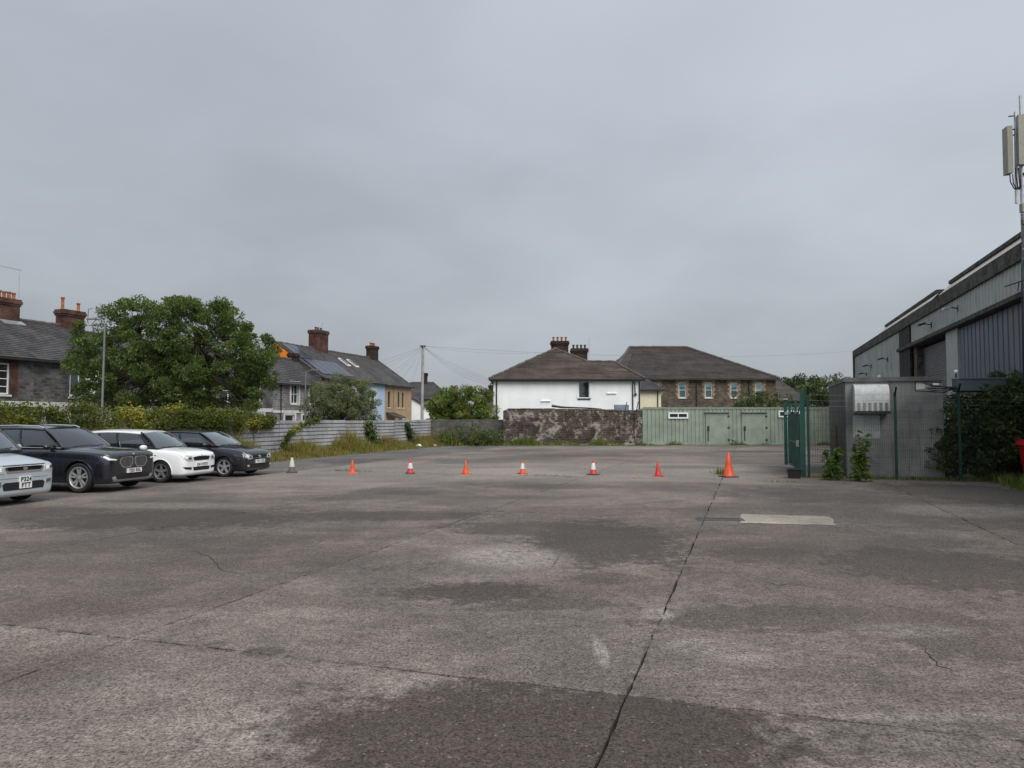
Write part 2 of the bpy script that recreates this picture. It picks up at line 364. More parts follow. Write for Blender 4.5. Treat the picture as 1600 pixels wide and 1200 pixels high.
def edge(a, b, j):
    n = max(2, int((Vector(b) - Vector(a)).length / .13)); out = []; ph = RS.uniform(0, 6.28, 3)
    for i in range(n):
        k = i / n; p = Vector(a).lerp(Vector(b), k)
        if i:
            s_ = i * .13; dv = (Vector(b) - Vector(a)).normalized(); w_ = (.006 * math.sin(s_ * 2.1 + ph[0]) + .005 * math.sin(s_ * 5.3 + ph[1])) * min(1, i / 4, (n - i) / 4) + RS.normal(0, j) - (abs(RS.normal(0, .02)) if RS.rand() < .06 else 0)
            p += Vector((-dv.y, dv.x)) * w_
        out.append(p)
    return out
for i in range(len(VL) - 1):
    vm = (VL[i] + VL[i + 1]) / 2
    umax = (54.5 + UX * vm) / UY
    for k in range(len(UL) - 1):
        u0, u1 = UL[k], min(UL[k + 1], umax)
        if u1 - u0 < .5: continue
        gp = .0075
        a, b, c, d = (VL[i] + gp, u0 + gp), (VL[i + 1] - gp, u0 + gp), (VL[i + 1] - gp, u1 - gp), (VL[i] + gp, u1 - gp)
        ring = edge(a, b, .006) + edge(b, c, .006) + edge(c, d, .006) + edge(d, a, .006)
        n = len(ring); z = RS.uniform(-.002, .002)
        ctr = S((a[0] + c[0]) / 2, (a[1] + c[1]) / 2)
        top = [S(p.x, p.y, z) - ctr for p in ring]; bot = [q - Vector((0, 0, .034 + z)) for q in top]
        mb = MB(); mb.add(top + bot, [tuple(range(n))] + [(q + n, (q + 1) % n + n, (q + 1) % n, q) for q in range(n)])
        mb.build('slab', m_yard, yard, ctr, fix=False)

# tarmac strip in front of the hoarding and the street behind it
t_ = MB(); t_.quad(S(-21.9, -9, -.012), S(-15.26, -9, -.012), S(-15.26, 54, -.012), S(-21.9, 54, -.012))
tag(t_.build('tarmac_strip', m_tar), kind='structure')
sl_ = MB(); pr = [S(-21.6, 8, -.004), S(-21.6, 49, -.004)]
for i in range(200): u_ = 49 - 41 * i / 199; pr.append(S(-19.75 + .35 * math.sin(u_ * 1.3) * math.sin(u_ * .41) + RS.normal(0, .09), u_, -.004))
sl_.add(pr, [tuple(range(len(pr)))]); tag(sl_.build('soil_verge', surf('verge_soil', (.075, .062, .045), .95, var=.45, scale=2.5, fine=30, fvar=.3), fix=False), kind='structure')
t_ = MB(); t_.quad(S(-31, -20, -.05), S(-22.6, -20, -.05), S(-22.6, 130, -.05), S(-31, 130, -.05))
tag(t_.build('road', m_tar), kind='structure')
m_conc = surf('pale_concrete', (.27, .26, .24), .9, var=.3, scale=.8, fine=18, streak=.25)
t_ = MB()
for v0, v1 in ((-34.4, -31), (-22.6, -22.05)):
    a = [S(v0, -20), S(v1, -20), S(v1, 130), S(v0, 130)]
    t_.hexa([p + Vector((0, 0, -.11)) for p in a], [p + Vector((0, 0, .07)) for p in a])
tag(t_.build('pavement', m_conc), kind='structure')

# pale concrete repair, broken edge, and the iron gully beside it
m_pale = ground_mat('pale_patch', (.29, .262, .218), (.22, .20, .168), [], [], speck=.4)
a, b, c, d = G(1160, 803.5), G(1296, 807), G(1306, 821), G(1155, 817)
pr = []
for p, q in ((d, c), (c, b), (b, a), (a, d)):
    for i in range(9): pr.append(p.lerp(q, i / 9) + Vector((RS.normal(0, .018), RS.normal(0, .03), .006)))
mb = MB(); mb.add(pr, [tuple(range(len(pr)))]); tag(mb.build('concrete_patch', m_pale, fix=False), kind='structure')
m_iron = surf('cast_iron', (.05, .047, .045), .6, .6, var=.3)
m_iron2 = surf('grating_iron', (.075, .07, .066), .7, .3, var=.3)
gl = thing('drain_grate', 'dark iron drain grating set in the yard beside the pale concrete patch', 'drain', G(1125, 812), -rad(8))
mb = MB(); mb.box(-.42, -.17, -.02, .42, -.13, .012); mb.box(-.42, .13, -.02, .42, .17, .012); mb.box(-.42, -.13, -.02, -.38, .13, .012); mb.box(.38, -.13, -.02, .42, .13, .012)
mb.build('frame', m_iron2, gl)
for i in range(15):
    mb = MB(); mb.box(-.014, -.13, -.02, .014, .13, .009); mb.build('bar', m_iron2, gl, (-.35 + i * .05, 0, 0))

# ------------------------------------------------------------------ building helpers
m_upvc = surf('white_frame', (.72, .73, .73), .4, var=.06, bump=0)
m_pane = glassmat('window_glass', (.10, .11, .12), .5)
m_panebl = glassmat('window_glass_net', (.85, .92, .92), .08)
m_curtain = surf('net_curtain', (.50, .68, .68), .8, var=.1)
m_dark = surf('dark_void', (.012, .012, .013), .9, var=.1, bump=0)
m_black = surf('black_plastic', (.02, .02, .021), .45, var=.2, bump=0)
m_slate = roofing('slate', (.040, .038, .040), (.066, .062, .063), lichen=(.10, .098, .09))
m_slate2 = roofing('slate_worn', (.048, .045, .044), (.080, .074, .070), lichen=(.13, .12, .105))
m_tile = roofing('brown_tile', (.056, .043, .037), (.105, .085, .074), lichen=(.17, .16, .13))
m_tile2 = roofing('dark_tile', (.036, .030, .028), (.066, .055, .050), lichen=(.15, .14, .12), width=.35)
m_ridge = surf('ridge_tile', (.085, .072, .066), .8, var=.35, scale=5)
m_rubble = masonry('grey_rubble', (.045, .043, .043), (.125, .12, .117), (.10, .096, .092), .40, .16, .02, .2, var=.4)
m_rubble2 = masonry('pale_rubble', (.10, .097, .095), (.21, .20, .195), (.22, .215, .205), .42, .18, .025, .2)
m_brownst = masonry('brown_rubble', (.058, .045, .034), (.13, .10, .075), (.075, .065, .052), .4, .2, .025, .2)
m_redb = masonry('red_brick', (.062, .025, .018), (.11, .042, .028), (.08, .06, .05), var=.5)
m_darkb = masonry('sooty_brick', (.026, .016, .014), (.052, .028, .023), (.035, .03, .027), var=.5)
m_buff = masonry('buff_brick', (.22, .145, .08), (.30, .21, .125), (.22, .18, .13), .23, .15, .012)
m_pot = surf('terracotta_pot', (.24, .085, .035), .8, var=.3, scale=6)
m_pot2 = surf('sooty_pot', (.06, .05, .045), .85, var=.3, scale=6)
m_whitew = surf('white_render', (.80, .81, .80), .85, var=.07, scale=.7, fine=30, fvar=.03, streak=.12, streakcol=(.33, .33, .30))
m_cream = surf('cream_render', (.66, .62, .45), .85, var=.05, streak=.08, streakcol=(.3, .28, .2))
m_blue = surf('pale_blue_render', (.36, .47, .60), .85, var=.06, streak=.08)
m_tan = surf('tan_render', (.34, .245, .15), .85, var=.1, streak=.15)
m_orange = surf('orange_render', (.72, .20, .015), .8, var=.08)
m_stonew = surf('pale_dressing', (.52, .51, .49), .85, var=.12, streak=.15)
m_alum = gloss('aluminium', (.55, .56, .57), .35, 1.)
m_galv = surf('galvanised', (.42, .44, .45), .45, .7, var=.15, scale=4)

def holed(mb, O, A, N, w, h, ops, depth=.12):
    """front sheet of a wall with real openings and reveals. O lower corner, A unit along, N outward"""
    O, A, N = Vector(O), Vector(A), Vector(N); Z = Vector((0, 0, 1))
    xs = sorted({0, w, *[o[0] for o in ops], *[o[0] + o[2] for o in ops]}); zs = sorted({0, h, *[o[1] for o in ops], *[o[1] + o[3] for o in ops]})
    pt = lambda x, z, d=0: O + A * x + Z * z - N * d
    for i in range(len(xs) - 1):
        for j in range(len(zs) - 1):
            cx, cz = (xs[i] + xs[i + 1]) / 2, (zs[j] + zs[j + 1]) / 2
            if any(o[0] < cx < o[0] + o[2] and o[1] < cz < o[1] + o[3] for o in ops): continue
            mb.quad(pt(xs[i], zs[j]), pt(xs[i + 1], zs[j]), pt(xs[i + 1], zs[j + 1]), pt(xs[i], zs[j + 1]))
    for x, z, ww, hh in [o[:4] for o in ops]:
        q = [(x, z), (x + ww, z), (x + ww, z + hh), (x, z + hh)]
        for k in range(4):
            a, b = q[k], q[(k + 1) % 4]
            mb.quad(pt(*a), pt(*b), pt(*b, depth), pt(*a, depth))

def window(par, O, A, N, x, z, w, h, frame=None, pane=None, bars=(1, 1), fw=.07, sill=None, rec=.1, back=None, name='window'):
    """framed window set in an opening: frame mesh, glass panes and sill as its pieces"""
    O, A, N = Vector(O), Vector(A), Vector(N); Z = Vector((0, 0, 1)); frame = frame or m_upvc; pane = pane or m_pane
    pt = lambda a, b, d=0: O + A * (x + a) + Z * (z + b) - N * (rec + d)
    fr = MB()
    def rail(a0, b0, a1, b1, d0=-.02, d1=.05):
        fr.hexa([pt(a0, b0, d1), pt(a1, b0, d1), pt(a1, b0, d0), pt(a0, b0, d0)], [pt(a0, b1, d1), pt(a1, b1, d1), pt(a1, b1, d0), pt(a0, b1, d0)])
    rail(0, 0, fw, h); rail(w - fw, 0, w, h); rail(fw, 0, w - fw, fw); rail(fw, h - fw, w - fw, h)
    nx, nz = bars; t = fw * .55
    for i in range(1, nx): rail(w * i / nx - t / 2, fw, w * i / nx + t / 2, h - fw, -.012, .04)
    for j in range(1, nz): rail(fw, h * j / nz - t / 2, w - fw, h * j / nz + t / 2, -.016, .04)
    f = fr.build(name, frame, par)
    for i in range(nx):
        for j in range(nz):
            x0, x1 = (fw if i == 0 else w * i / nx + t / 2), (w - fw if i == nx - 1 else w * (i + 1) / nx - t / 2)
            z0, z1 = (fw if j == 0 else h * j / nz + t / 2), (h - fw if j == nz - 1 else h * (j + 1) / nz - t / 2)
            g = MB(); g.hexa([pt(x0, z0, .02), pt(x1, z0, .02), pt(x1, z0, .012), pt(x0, z0, .012)], [pt(x0, z1, .02), pt(x1, z1, .02), pt(x1, z1, .012), pt(x0, z1, .012)])
            g.build('pane', pane, f)
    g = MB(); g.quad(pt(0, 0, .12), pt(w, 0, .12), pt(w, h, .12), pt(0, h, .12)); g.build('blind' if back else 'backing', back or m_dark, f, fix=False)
    if sill:
        s_ = MB(); e = .08
        s_.hexa([pt(-e, -.11, .0), pt(w + e, -.11, 0), pt(w + e, -.11, -rec - .07), pt(-e, -.11, -rec - .07)], [pt(-e, -.005, 0), pt(w + e, -.005, 0), pt(w + e, -.02, -rec - .07), pt(-e, -.02, -rec - .07)])
        s_.build('sill', sill, f)
    return f

def roof_plane(mb, e0, e1, r1, r0, step=.19, th=.02):
    """slope from eave e0-e1 to ridge r0-r1 laid in overlapping courses"""
    e0, e1, r1, r0 = map(Vector, (e0, e1, r1, r0)); n = max(3, int((r0 - e0).length / step)) if (r0 - e0).length > (r1 - e1).length else max(3, int((r1 - e1).length / step))
    nn = (e1 - e0).cross(r0 - e0)
    if nn.length < 1e-6: nn = (e1 - e0).cross(r1 - e0)
    nn.normalize()
    if nn.z < 0: nn = -nn
    for i in range(n):
        a, b = i / n, (i + 1) / n
        p = [e0.lerp(r0, a), e1.lerp(r1, a), e1.lerp(r1, b), e0.lerp(r0, b)]
        lo = [q + nn * th * 1.6 for q in p[:2]]; hi = [q + nn * th * .35 for q in p[2:]]
        mb.quad(lo[0], lo[1], hi[0], hi[1]); mb.quad(p[0] - nn * .03, p[1] - nn * .03, lo[1], lo[0])

def ridge_line(mb, a, b, r=.11):
    a, b = Vector(a), Vector(b); n = max(2, int((b - a).length / .45))
    for i in range(n):
        p, q = a.lerp(b, i / n), a.lerp(b, (i + .97) / n); k = r * (1 + RS.uniform(-.12, .12)); p = p + Vector((0, 0, RS.uniform(-.03, .03)))
        mb.tube([p, q], k, 8)

def chimney(par, x, y, z0, z1, sx, sy, mat, pots, potmat, poth=.45, name='chimney', potr=.105):
    mb = MB(); mb.box(x - sx / 2, y - sy / 2, z0, x + sx / 2, y + sy / 2, z1 - .38)
    for k, (a, b, e) in enumerate(((.38, .26, .05), (.26, .12, .10), (.12, 0, .06))):
        mb.box(x - sx / 2 - e, y - sy / 2 - e, z1 - a + .001 * k, x + sx / 2 + e, y + sy / 2 + e, z1 - b)
    c = mb.build(name, mat, par)
    for (px, py, hh) in pots:
        p = MB(); p.lathe([(potr * 1.1, 0), (potr * 1.1, .06), (potr * .85, .09), (potr * .82, hh - .1), (potr * 1.08, hh - .07), (potr * 1.08, hh), (potr * .7, hh), (potr * .68, hh - .1)], 12, (x + px, y + py, z1))
        p.build('pot', potmat, c, smooth=40)
    return c

def aerial(par, base, h, length=1.1, ang=0., name='aerial'):
    b = Vector(base); mb = MB(); top = b + Vector((0, 0, h)); mb.tube([b, top], .018, 6)
    d = Vector((math.cos(ang), math.sin(ang), .05)); q = Vector((-math.sin(ang), math.cos(ang), 0))
    mb.tube([top - d * .15, top + d * length], .011, 6)
    for i in range(9):
        p = top + d * (length * i / 8.5); mb.tube([p - q * .16, p + q * .16], .006, 4)
    return mb.build(name, m_galv, par)

def downpipe(par, pts, r=.045, mat=None, name='downpipe'):
    mb = MB(); mb.tube(pts, r, 8); return mb.build(name, mat or m_black, par, smooth=60)

# ------------------------------------------------------------------ terraces beyond the street (front faces the yard: local +x)
def terrace_house(name, label, u0, width, eave, ridge, wallm, roofm, ops, depth=9., gable=(False, False), gablem=(None, None), grp='terraced houses across the street', base=None):
    h = thing(name, label, 'house', S(-35, u0), -TH, grp)
    mb = MB(); mb.box(-depth, 0.004, -.1, -.3, width - .004, eave - .05)
    holed(mb, (0, .004, -.1), (0, 1, 0), (1, 0, 0), width - .008, eave, [(o['x'], o['z'] + .1, o['w'], o['h']) for o in ops], .2)
    mb.quad((-.3, .004, -.1), (0, .004, -.1), (0, .004, eave - .1), (-.3, .004, eave - .1)); mb.quad((-.3, width - .004, -.1), (0, width - .004, -.1), (0, width - .004, eave - .1), (-.3, width - .004, eave - .1))
    mb.build('wall', wallm, h)
    for o in ops:
        f = window(h, (0, .004, 0), (0, 1, 0), (1, 0, 0), o['x'], o['z'], o['w'], o['h'], o.get('frame'), o.get('pane'), o.get('bars', (1, 2)), o.get('fw', .07), o.get('sill', m_stonew), .1, o.get('back'))
        s = o.get('surround')
        if s:
            q = MB(); e = o.get('sw', .2); x, z, w, hh = o['x'], o['z'], o['w'], o['h']
            q.box(.0, x - e, z - .0, .035, x, z + hh); q.box(.0, x + w, z, .035, x + w + e, z + hh); q.box(.0, x - e, z + hh, .04, x + w + e, z + hh + .28)
            q.build('surround', s, f, (0, .004, 0))
    rf = MB(); ov = .3; zr = ridge; rx = -depth / 2; sl = (ridge - eave) / (depth / 2)
    roof_plane(rf, (ov, 0, eave - ov * sl + .06), (ov, width, eave - ov * sl + .06), (rx, width, zr), (rx, 0, zr), .24)
    roof_plane(rf, (-depth - ov, width, eave - ov * sl), (-depth - ov, 0, eave - ov * sl), (rx, 0, zr), (rx, width, zr), .5)
    rf.quad((ov, 0, eave - ov * sl), (ov, width, eave - ov * sl), (-.1, width, eave - .02), (-.1, 0, eave - .02))
    roof = rf.build('roof', roofm, h, fix=False)
    rl = MB(); ridge_line(rl, (rx, 0, zr + .02), (rx, width, zr + .02)); rl.build('ridge', m_ridge, roof)
    for k, yy in ((0, .0), (1, width)):
        if gable[k]:
            gb = MB(); e = .006 if k == 0 else -.006
            gb.prism([(.0, yy + e, eave - .2), (rx, yy + e, zr - .06), (-depth, yy + e, eave - .2)], (0, .22 if k == 0 else -.22, 0)); gb.build('gable', gablem[k] or wallm, h)
            vb = MB(); vb.bar((ov, yy, eave - ov * sl + .1), (rx, yy, zr + .06), .12, .1); vb.build('verge', m_ridge, roof)
    gt = MB(); gt.box(ov - .02, .005, eave - ov * sl - .06, ov + .09, width - .005, eave - ov * sl + .035); gt.build('gutter', m_black, h)
    if base:
        q = MB(); q.box(.003, .01, base[0], .06, width - .01, base[1]); q.build('string_course', m_stonew, h)
    return h

W1 = dict(w=1.0, h=1.55, z=3.05)
hA = terrace_house('terraced_house', 'grey stone terraced house with red brick window surround, cut off at photo edge', 22.9, 5.6, 5.0, 7.45, m_rubble, m_slate,
    [dict(x=.55, bars=(2, 4), surround=m_redb, sw=.32, **W1), dict(x=3.3, bars=(2, 4), surround=m_redb, sw=.4, **W1), dict(x=.9, z=.9, w=1.2, h=1.5, surround=m_stonew)], base=(2.45, 2.72))
hB = terrace_house('terraced_house', 'grey stone terraced house with open white window left of the big tree', 28.5, 6.6, 5.0, 7.45, m_rubble, m_slate,
    [dict(x=2.1, z=3.05, w=1.25, h=1.55, bars=(2, 1), fw=.11, surround=None), dict(x=.7, z=.7, w=1.3, h=1.5, surround=m_stonew), dict(x=3.2, z=.7, w=1.5, h=1.5, surround=m_stonew)], base=(2.45, 2.72))
mb = MB(); mb.hexa([(.02, 3.08, 3.2), (.05, 3.12, 3.2), (.55, 3.45, 3.2), (.53, 3.5, 3.2)], [(.02, 3.08, 4.5), (.05, 3.12, 4.5), (.55, 3.45, 4.5), (.53, 3.5, 4.5)]); mb.build('open_casement', m_upvc, hB)
cA = chimney(hB, -4.5, 1.85, 7.0, 8.55, .7, 1.1, m_redb, [(0, -.42, .42), (0, -.14, .4), (0, .14, .42), (0, .42, .4)], m_pot)
aerial(hB, (-4.4, 2.5, 7.6), 2.7, 1.7, -1.75)
cB = chimney(hB, -4.5, 5.95, 7.0, 8.45, .7, 1.4, m_redb, [(0, -.55, .75), (0, .55, .55)], m_pot)
kA = MB(); kA.prism([(-4.12, 2.5, 7.28), (-4.12, 1.2, 7.28), (-3.75, 1.2, 7.08), (-3.75, 2.5, 7.08)], (0, 0, .05)); kA.build('lead_flashing', m_galv, hB)
hC = terrace_house('terraced_house', 'stone terraced house with white bay dressings hidden behind the big tree', 35.1, 6.4, 4.95, 7.2, m_rubble, m_slate,
    [dict(x=1., **W1), dict(x=5., **W1), dict(x=.8, z=.7, w=1.5, h=1.5, surround=m_stonew), dict(x=4.6, z=.7, w=1.6, h=1.5, surround=m_stonew)], base=(2.35, 2.62))
hD = terrace_house('terraced_house', 'stone terraced house with pale sills just right of the big tree trunk', 41.5, 7., 4.9, 7.0, m_rubble, m_slate,
    [dict(x=1., **W1), dict(x=4.6, **W1), dict(x=.8, z=.7, w=1.5, h=1.5, surround=m_stonew), dict(x=4.3, z=.7, w=1.6, h=1.5, surround=m_stonew)], base=(2.35, 2.62))
hE = terrace_house('terraced_house', 'low grey stone terraced house with white sash window beside the orange gable', 48.5, 6.7, 4.8, 6.95, m_rubble2, m_slate,
    [dict(x=2.4, surround=m_stonew, back=m_curtain, pane=m_panebl, bars=(2, 2), **W1), dict(x=5.0, z=3.05, w=.9, h=1.5, surround=m_stonew), dict(x=1.6, z=.7, w=1.3, h=1.45, surround=m_stonew), dict(x=4.0, z=.7, w=1.4, h=1.45, surround=m_stonew)], base=(2.3, 2.5), depth=5.)
downpipe(hE, [(.06, 1.0, 4.7), (.06, 1.0, 0)])
chimney(hE, -2.5, 6.3, 6.4, 7.5, .6, .7, m_darkb, [], m_pot2)
hF = terrace_house('terraced_house', 'terraced house with orange gable and solar panels on its slate roof', 55.2, 7.3, 5.5, 8.55, m_rubble2, m_slate2,
    [dict(x=1.5, surround=m_stonew, **W1), dict(x=4.8, surround=m_stonew, **W1), dict(x=1.2, z=.7, w=1.4, h=1.5), dict(x=4.5, z=.7, w=1.4, h=1.5)], gable=(True, False), gablem=(m_orange, None))
chimney(hF, -4.5, 6.6, 8.0, 10.35, 1.1, 1.7, m_redb, [(0, -.5, .3), (0, -.1, .3), (0, .4, .3)], m_pot2)
mb = MB(); mb.prism([(.02, -.022, 4.85), (.02, -.022, 5.5), (-2.35, -.022, 7.08), (-2.6, -.022, 6.9), (-2.35, -.022, 6.6)], (0, .026, 0)); mb.build('slate_hanging', m_slate, hF)
aerial(hF, (-4.5, 7.2, 8.6), 2.6, .8, .5)
m_solar = gloss('solar_cell', (.028, .036, .055), .22, 0., .6)
sl = (8.55 - 5.5) / 4.5
for (r0, r1, y0, n) in ((-.15, -2.15, .55, 5), (-2.3, -4.2, .2, 2)):
    for i in range(n):
        yy = y0 + i * 1.08
        pt = lambda x, y_, d: (x, y_, 5.5 - x * sl + .06 + d)
        mb = MB(); mb.hexa([pt(r0, yy, .06), pt(r0, yy + 1.02, .06), pt(r1, yy + 1.02, .06), pt(r1, yy, .06)], [pt(r0, yy, .11), pt(r0, yy + 1.02, .11), pt(r1, yy + 1.02, .11), pt(r1, yy, .11)])
        pn = mb.build('solar_panel', m_solar, hF)
hG = terrace_house('terraced_house', 'pale blue rendered terraced house with roof windows in its slates', 62.5, 4.4, 5.45, 8.5, m_blue, m_slate2,
    [dict(x=1.6, z=3., w=.9, h=1.6, surround=m_stonew, sill=m_black), dict(x=1.5, z=.6, w=1.1, h=1.6, surround=m_stonew, sill=m_black)])
sl = (8.5 - 5.45) / 4.5
for yy in (.9, 2.5):
    mb = MB(); pt = lambda x, y_, d: (x, y_, 5.45 - x * sl + d)
    mb.hexa([pt(-2.2, yy, .03), pt(-2.2, yy + .6, .03), pt(-3.3, yy + .6, .03), pt(-3.3, yy, .03)], [pt(-2.2, yy, .13), pt(-2.2, yy + .6, .13), pt(-3.3, yy + .6, .13), pt(-3.3, yy, .13)])
    w = mb.build('roof_window', m_upvc, hG)
    mb = MB(); mb.hexa([pt(-2.28, yy + .07, .12), pt(-2.28, yy + .53, .12), pt(-3.22, yy + .53, .12), pt(-3.22, yy + .07, .12)], [pt(-2.28, yy + .07, .14), pt(-2.28, yy + .53, .14), pt(-3.22, yy + .53, .14), pt(-3.22, yy + .07, .14)])
    mb.build('pane', m_pane, w)
hH = terrace_house('terraced_house', 'tan rendered end terrace house with narrow tall windows', 66.9, 6.2, 5.4, 8.5, m_tan, m_slate2,
    [dict(x=.7, z=3., w=.5, h=1.6, fw=.05, frame=m_black), dict(x=2.9, z=3., w=.42, h=1.6, fw=.05, frame=m_black), dict(x=3.9, z=3., w=.42, h=1.6, fw=.05, frame=m_black), dict(x=3., z=.7, w=1.4, h=1.4)], gable=(False, True))
downpipe(hH, [(.06, 2.0, 5.3), (.06, 2.0, 0)], mat=m_tan)
chimney(hH, -4.5, 5.6, 8.0, 9.85, .8, 1.3, m_darkb, [(0, -.4, .35), (0, -.13, .35), (0, .13, .35), (0, .4, .35)], m_pot)
mb = MB(); mb.prism([(0.01, .3, 2.2), (1.3, .3, 1.9), (1.3, .3, 1.98), (.01, .3, 2.5)], (0, 2.0, 0)); mb.build('porch_roof', m_tile2, hH)

# lean-to gable and grey-roofed house beyond the pole
h = thing('outbuilding', 'whitish lean-to wall with sloping dark verge beside the telegraph pole', 'building', P(643, 655, 84.5))
x1 = 2.6
z0, z1 = P(643, 622, 84.5).z, P(674, 644, 84.5).z
mb = MB(); mb.prism([(0, 0, -2), (x1, 0, -2), (x1, 0, z1 - 1.78), (0, 0, z0 - 1.78)], (0, 4, 0)); mb.build('wall', m_whitew, h)
mb = MB(); mb.hexa([(-.1, -.2, z0 - 1.72), (x1 + .2, -.2, z1 - 1.84), (x1 + .2, 4, z1 - 1.84), (-.1, 4, z0 - 1.72)], [(-.1, -.2, z0 - 1.55), (x1 + .2, -.2, z1 - 1.67), (x1 + .2, 4, z1 - 1.67), (-.1, 4, z0 - 1.55)]); mb.build('roof', m_tile2, h)
def plain_house(name, label, px0, px1, Y, eave_py, ridge_py, rx0, rx1, wallm, roofm, back=8., cat='house', front=4.):
    """frontal hipped or gabled house: eave between px0-px1, ridge between rx0-rx1 (x at ridge depth)"""
    a, b = P(px0, eave_py, Y), P(px1, eave_py, Y); r0, r1 = P(rx0, ridge_py, Y + front), P(rx1, ridge_py, Y + front)
    o = Vector((a.x, Y, 0)); h = thing(name, label, cat, o)
    w = b.x - a.x; mb = MB(); mb.box(.2, .0, -.2, w - .2, back, a.z - .02); mb.build('wall', wallm, h)
    rf = MB(); e = .3
    p = [Vector((-.1, -e, a.z - .1)), Vector((w + .1, -e, b.z - .1)), r1 - o, r0 - o, Vector((-.1, back, a.z - .1)), Vector((w + .1, back, b.z - .1))]
    roof_plane(rf, p[0], p[1], p[2], p[3], .3)
    roof_plane(rf, p[1], p[5], p[2], p[2], .4); roof_plane(rf, p[4], p[0], p[3], p[3], .4); roof_plane(rf, p[5], p[4], p[3], p[2], .6)
    r = rf.build('roof', roofm, h, fix=False)
    q = MB()
    for s_, t2 in ((p[3], p[2]), (p[0], p[3]), (p[1], p[2])): ridge_line(q, s_ + Vector((0, 0, .03)), t2 + Vector((0, 0, .03)), .1)
    q.build('ridge', m_ridge, r)
    q = MB(); q.box(0, -e - .08, a.z - .2, w, -e + .01, a.z - .09); q.build('gutter', m_black, h)
    return h, o, w, a.z
hh, o, w, ez = plain_house('house', 'slate roofed house far behind the telegraph pole', 634, 704, 96, 622, 598, 641, 677, m_tan, m_slate, front=5, back=10)
rr = P(664, 597, 101) - o; chimney(hh, rr.x, rr.y, 5.5, P(664, 583, 101).z, .6, .9, m_darkb, [], m_pot2)
hh, o, w, ez = plain_house('house', 'grey house peeping out just left of the white house', 750, 800, 100, 622, 610, 765, 790, m_rubble2, m_slate, front=5)
rr = P(767, 612, 104) - o; chimney(hh, rr.x, rr.y, 4.5, P(767, 602, 104).z, .6, .8, m_darkb, [(0, -.2, .3), (0, .2, .3)], m_pot2)

# ------------------------------------------------------------------ white house
YH = 57.
xl, xr = P(771, 640, YH).x, P(1000.5, 640, YH).x
EZ = P(880, 591.5, YH).z; ho = Vector((xl, YH, 0)); HW = xr - xl
wh = thing('white_house', 'white rendered house with brown hipped tile roof behind the stained wall', 'house', ho)
wx = P(904, 620, YH).x - xl; wz0, wz1 = P(904, 622, YH).z, P(904, 595.5, YH).z; ww = (919 - 902) / FPX * YH
mb = MB(); mb.box(.0, .25, -.1, HW, 5.3, EZ - .03); mb.box(0, 5.3, -.1, 8.6, 12, EZ - .03)
holed(mb, (0, 0, -.1), (1, 0, 0), (0, -1, 0), HW, EZ + .07, [(wx, wz0 + .1, ww, wz1 - wz0)], .2)
mb.quad((0, 0, -.1), (0, .25, -.1), (0, .25, EZ - .03), (0, 0, EZ - .03)); mb.quad((HW, 0, -.1), (HW, .25, -.1), (HW, .25, EZ - .03), (HW, 0, EZ - .03))
mb.build('wall', m_whitew, wh)
f = window(wh, (0, 0, 0), (1, 0, 0), (0, -1, 0), wx, wz0, ww, wz1 - wz0, None, None, (1, 1), .05, m_black, .1)
mb = MB(); mb.box(wx - .16, -.025, wz0, wx, 0, wz1 + .14); mb.box(wx + ww, -.025, wz0, wx + ww + .16, 0, wz1 + .14); mb.box(wx, -.03, wz1, wx + ww, 0, wz1 + .14); mb.build('surround', m_upvc, f)
ex = .32; ez = EZ - .06
A0 = Vector((-ex, -ex, ez)); B0 = Vector((HW + ex, -ex, ez))
ap = P(867.5, 545.5, YH + 5) - ho; wr0z = P(897, 566, YH + 2.65)
wl = Vector((P(930, 566, YH + 2.6).x - xl, 2.6, wr0z.z)); wr = P(958.5, 566, YH + 2.6) - ho
M0 = Vector((2 * ap.x + ex, -ex, ez))
apb = Vector((ap.x, 9, ap.z))
kk = (ap.z - ez) / (ap.y + ex)
rf = MB()
roof_plane(rf, A0, M0, ap, ap, .26, .034)                                   # hipped front of the main roof
vx = ap.x + (ap.z - wr.z) / (ap.z - ez) * (M0.x - ap.x)               # where the wing's ridge dies into the main slope
roof_plane(rf, M0 + Vector((-1.2, 0, .0)), B0, wr, Vector((vx - .3, 2.6, wr.z)), .26, .034)
roof_plane(rf, B0, Vector((HW + ex, 5.6, ez)), wr, wr, .26, .034)
roof_plane(rf, Vector((HW + ex, 5.6, ez)), M0 + Vector((0, 5.9, 0)), Vector((vx - .3, 2.6, wr.z)), wr, .5)
roof_plane(rf, Vector((A0.x, 12, ez)), A0, ap, apb, .26)
roof_plane(rf, M0, Vector((M0.x, 12, ez)), apb, ap, .26)
rw = rf.build('roof', m_tile, wh, fix=False)
q = MB()
for s_, t2 in ((A0, ap), (ap, Vector((vx, 2.6, wr.z))), (Vector((vx - .2, 2.6, wr.z)), wr), (wr, B0), (ap, apb)): ridge_line(q, Vector(s_) + Vector((0, 0, .06)), Vector(t2) + Vector((0, 0, .06)), .1)
q.build('ridge', m_ridge, rw)
q = MB(); q.box(-ex, -ex + .02, ez - .14, HW + ex, 0.02, ez - .01); q.build('soffit', m_black, wh)
q = MB(); q.box(-ex - .05, -ex - .1, ez - .1, HW + ex + .05, -ex + .015, ez + .01); q.build('gutter', m_black, wh)
cx = P(874.5, 550, YH + 9).x - xl
chimney(wh, cx, 9, 6.0, P(874, 533.5, YH + 9).z, 1.5, .9, m_darkb, [(-.55, 0, .4), (-.18, 0, .4), (.18, 0, .4), (.55, 0, .4)], m_pot)
cx = P(905, 550, YH + 7).x - xl
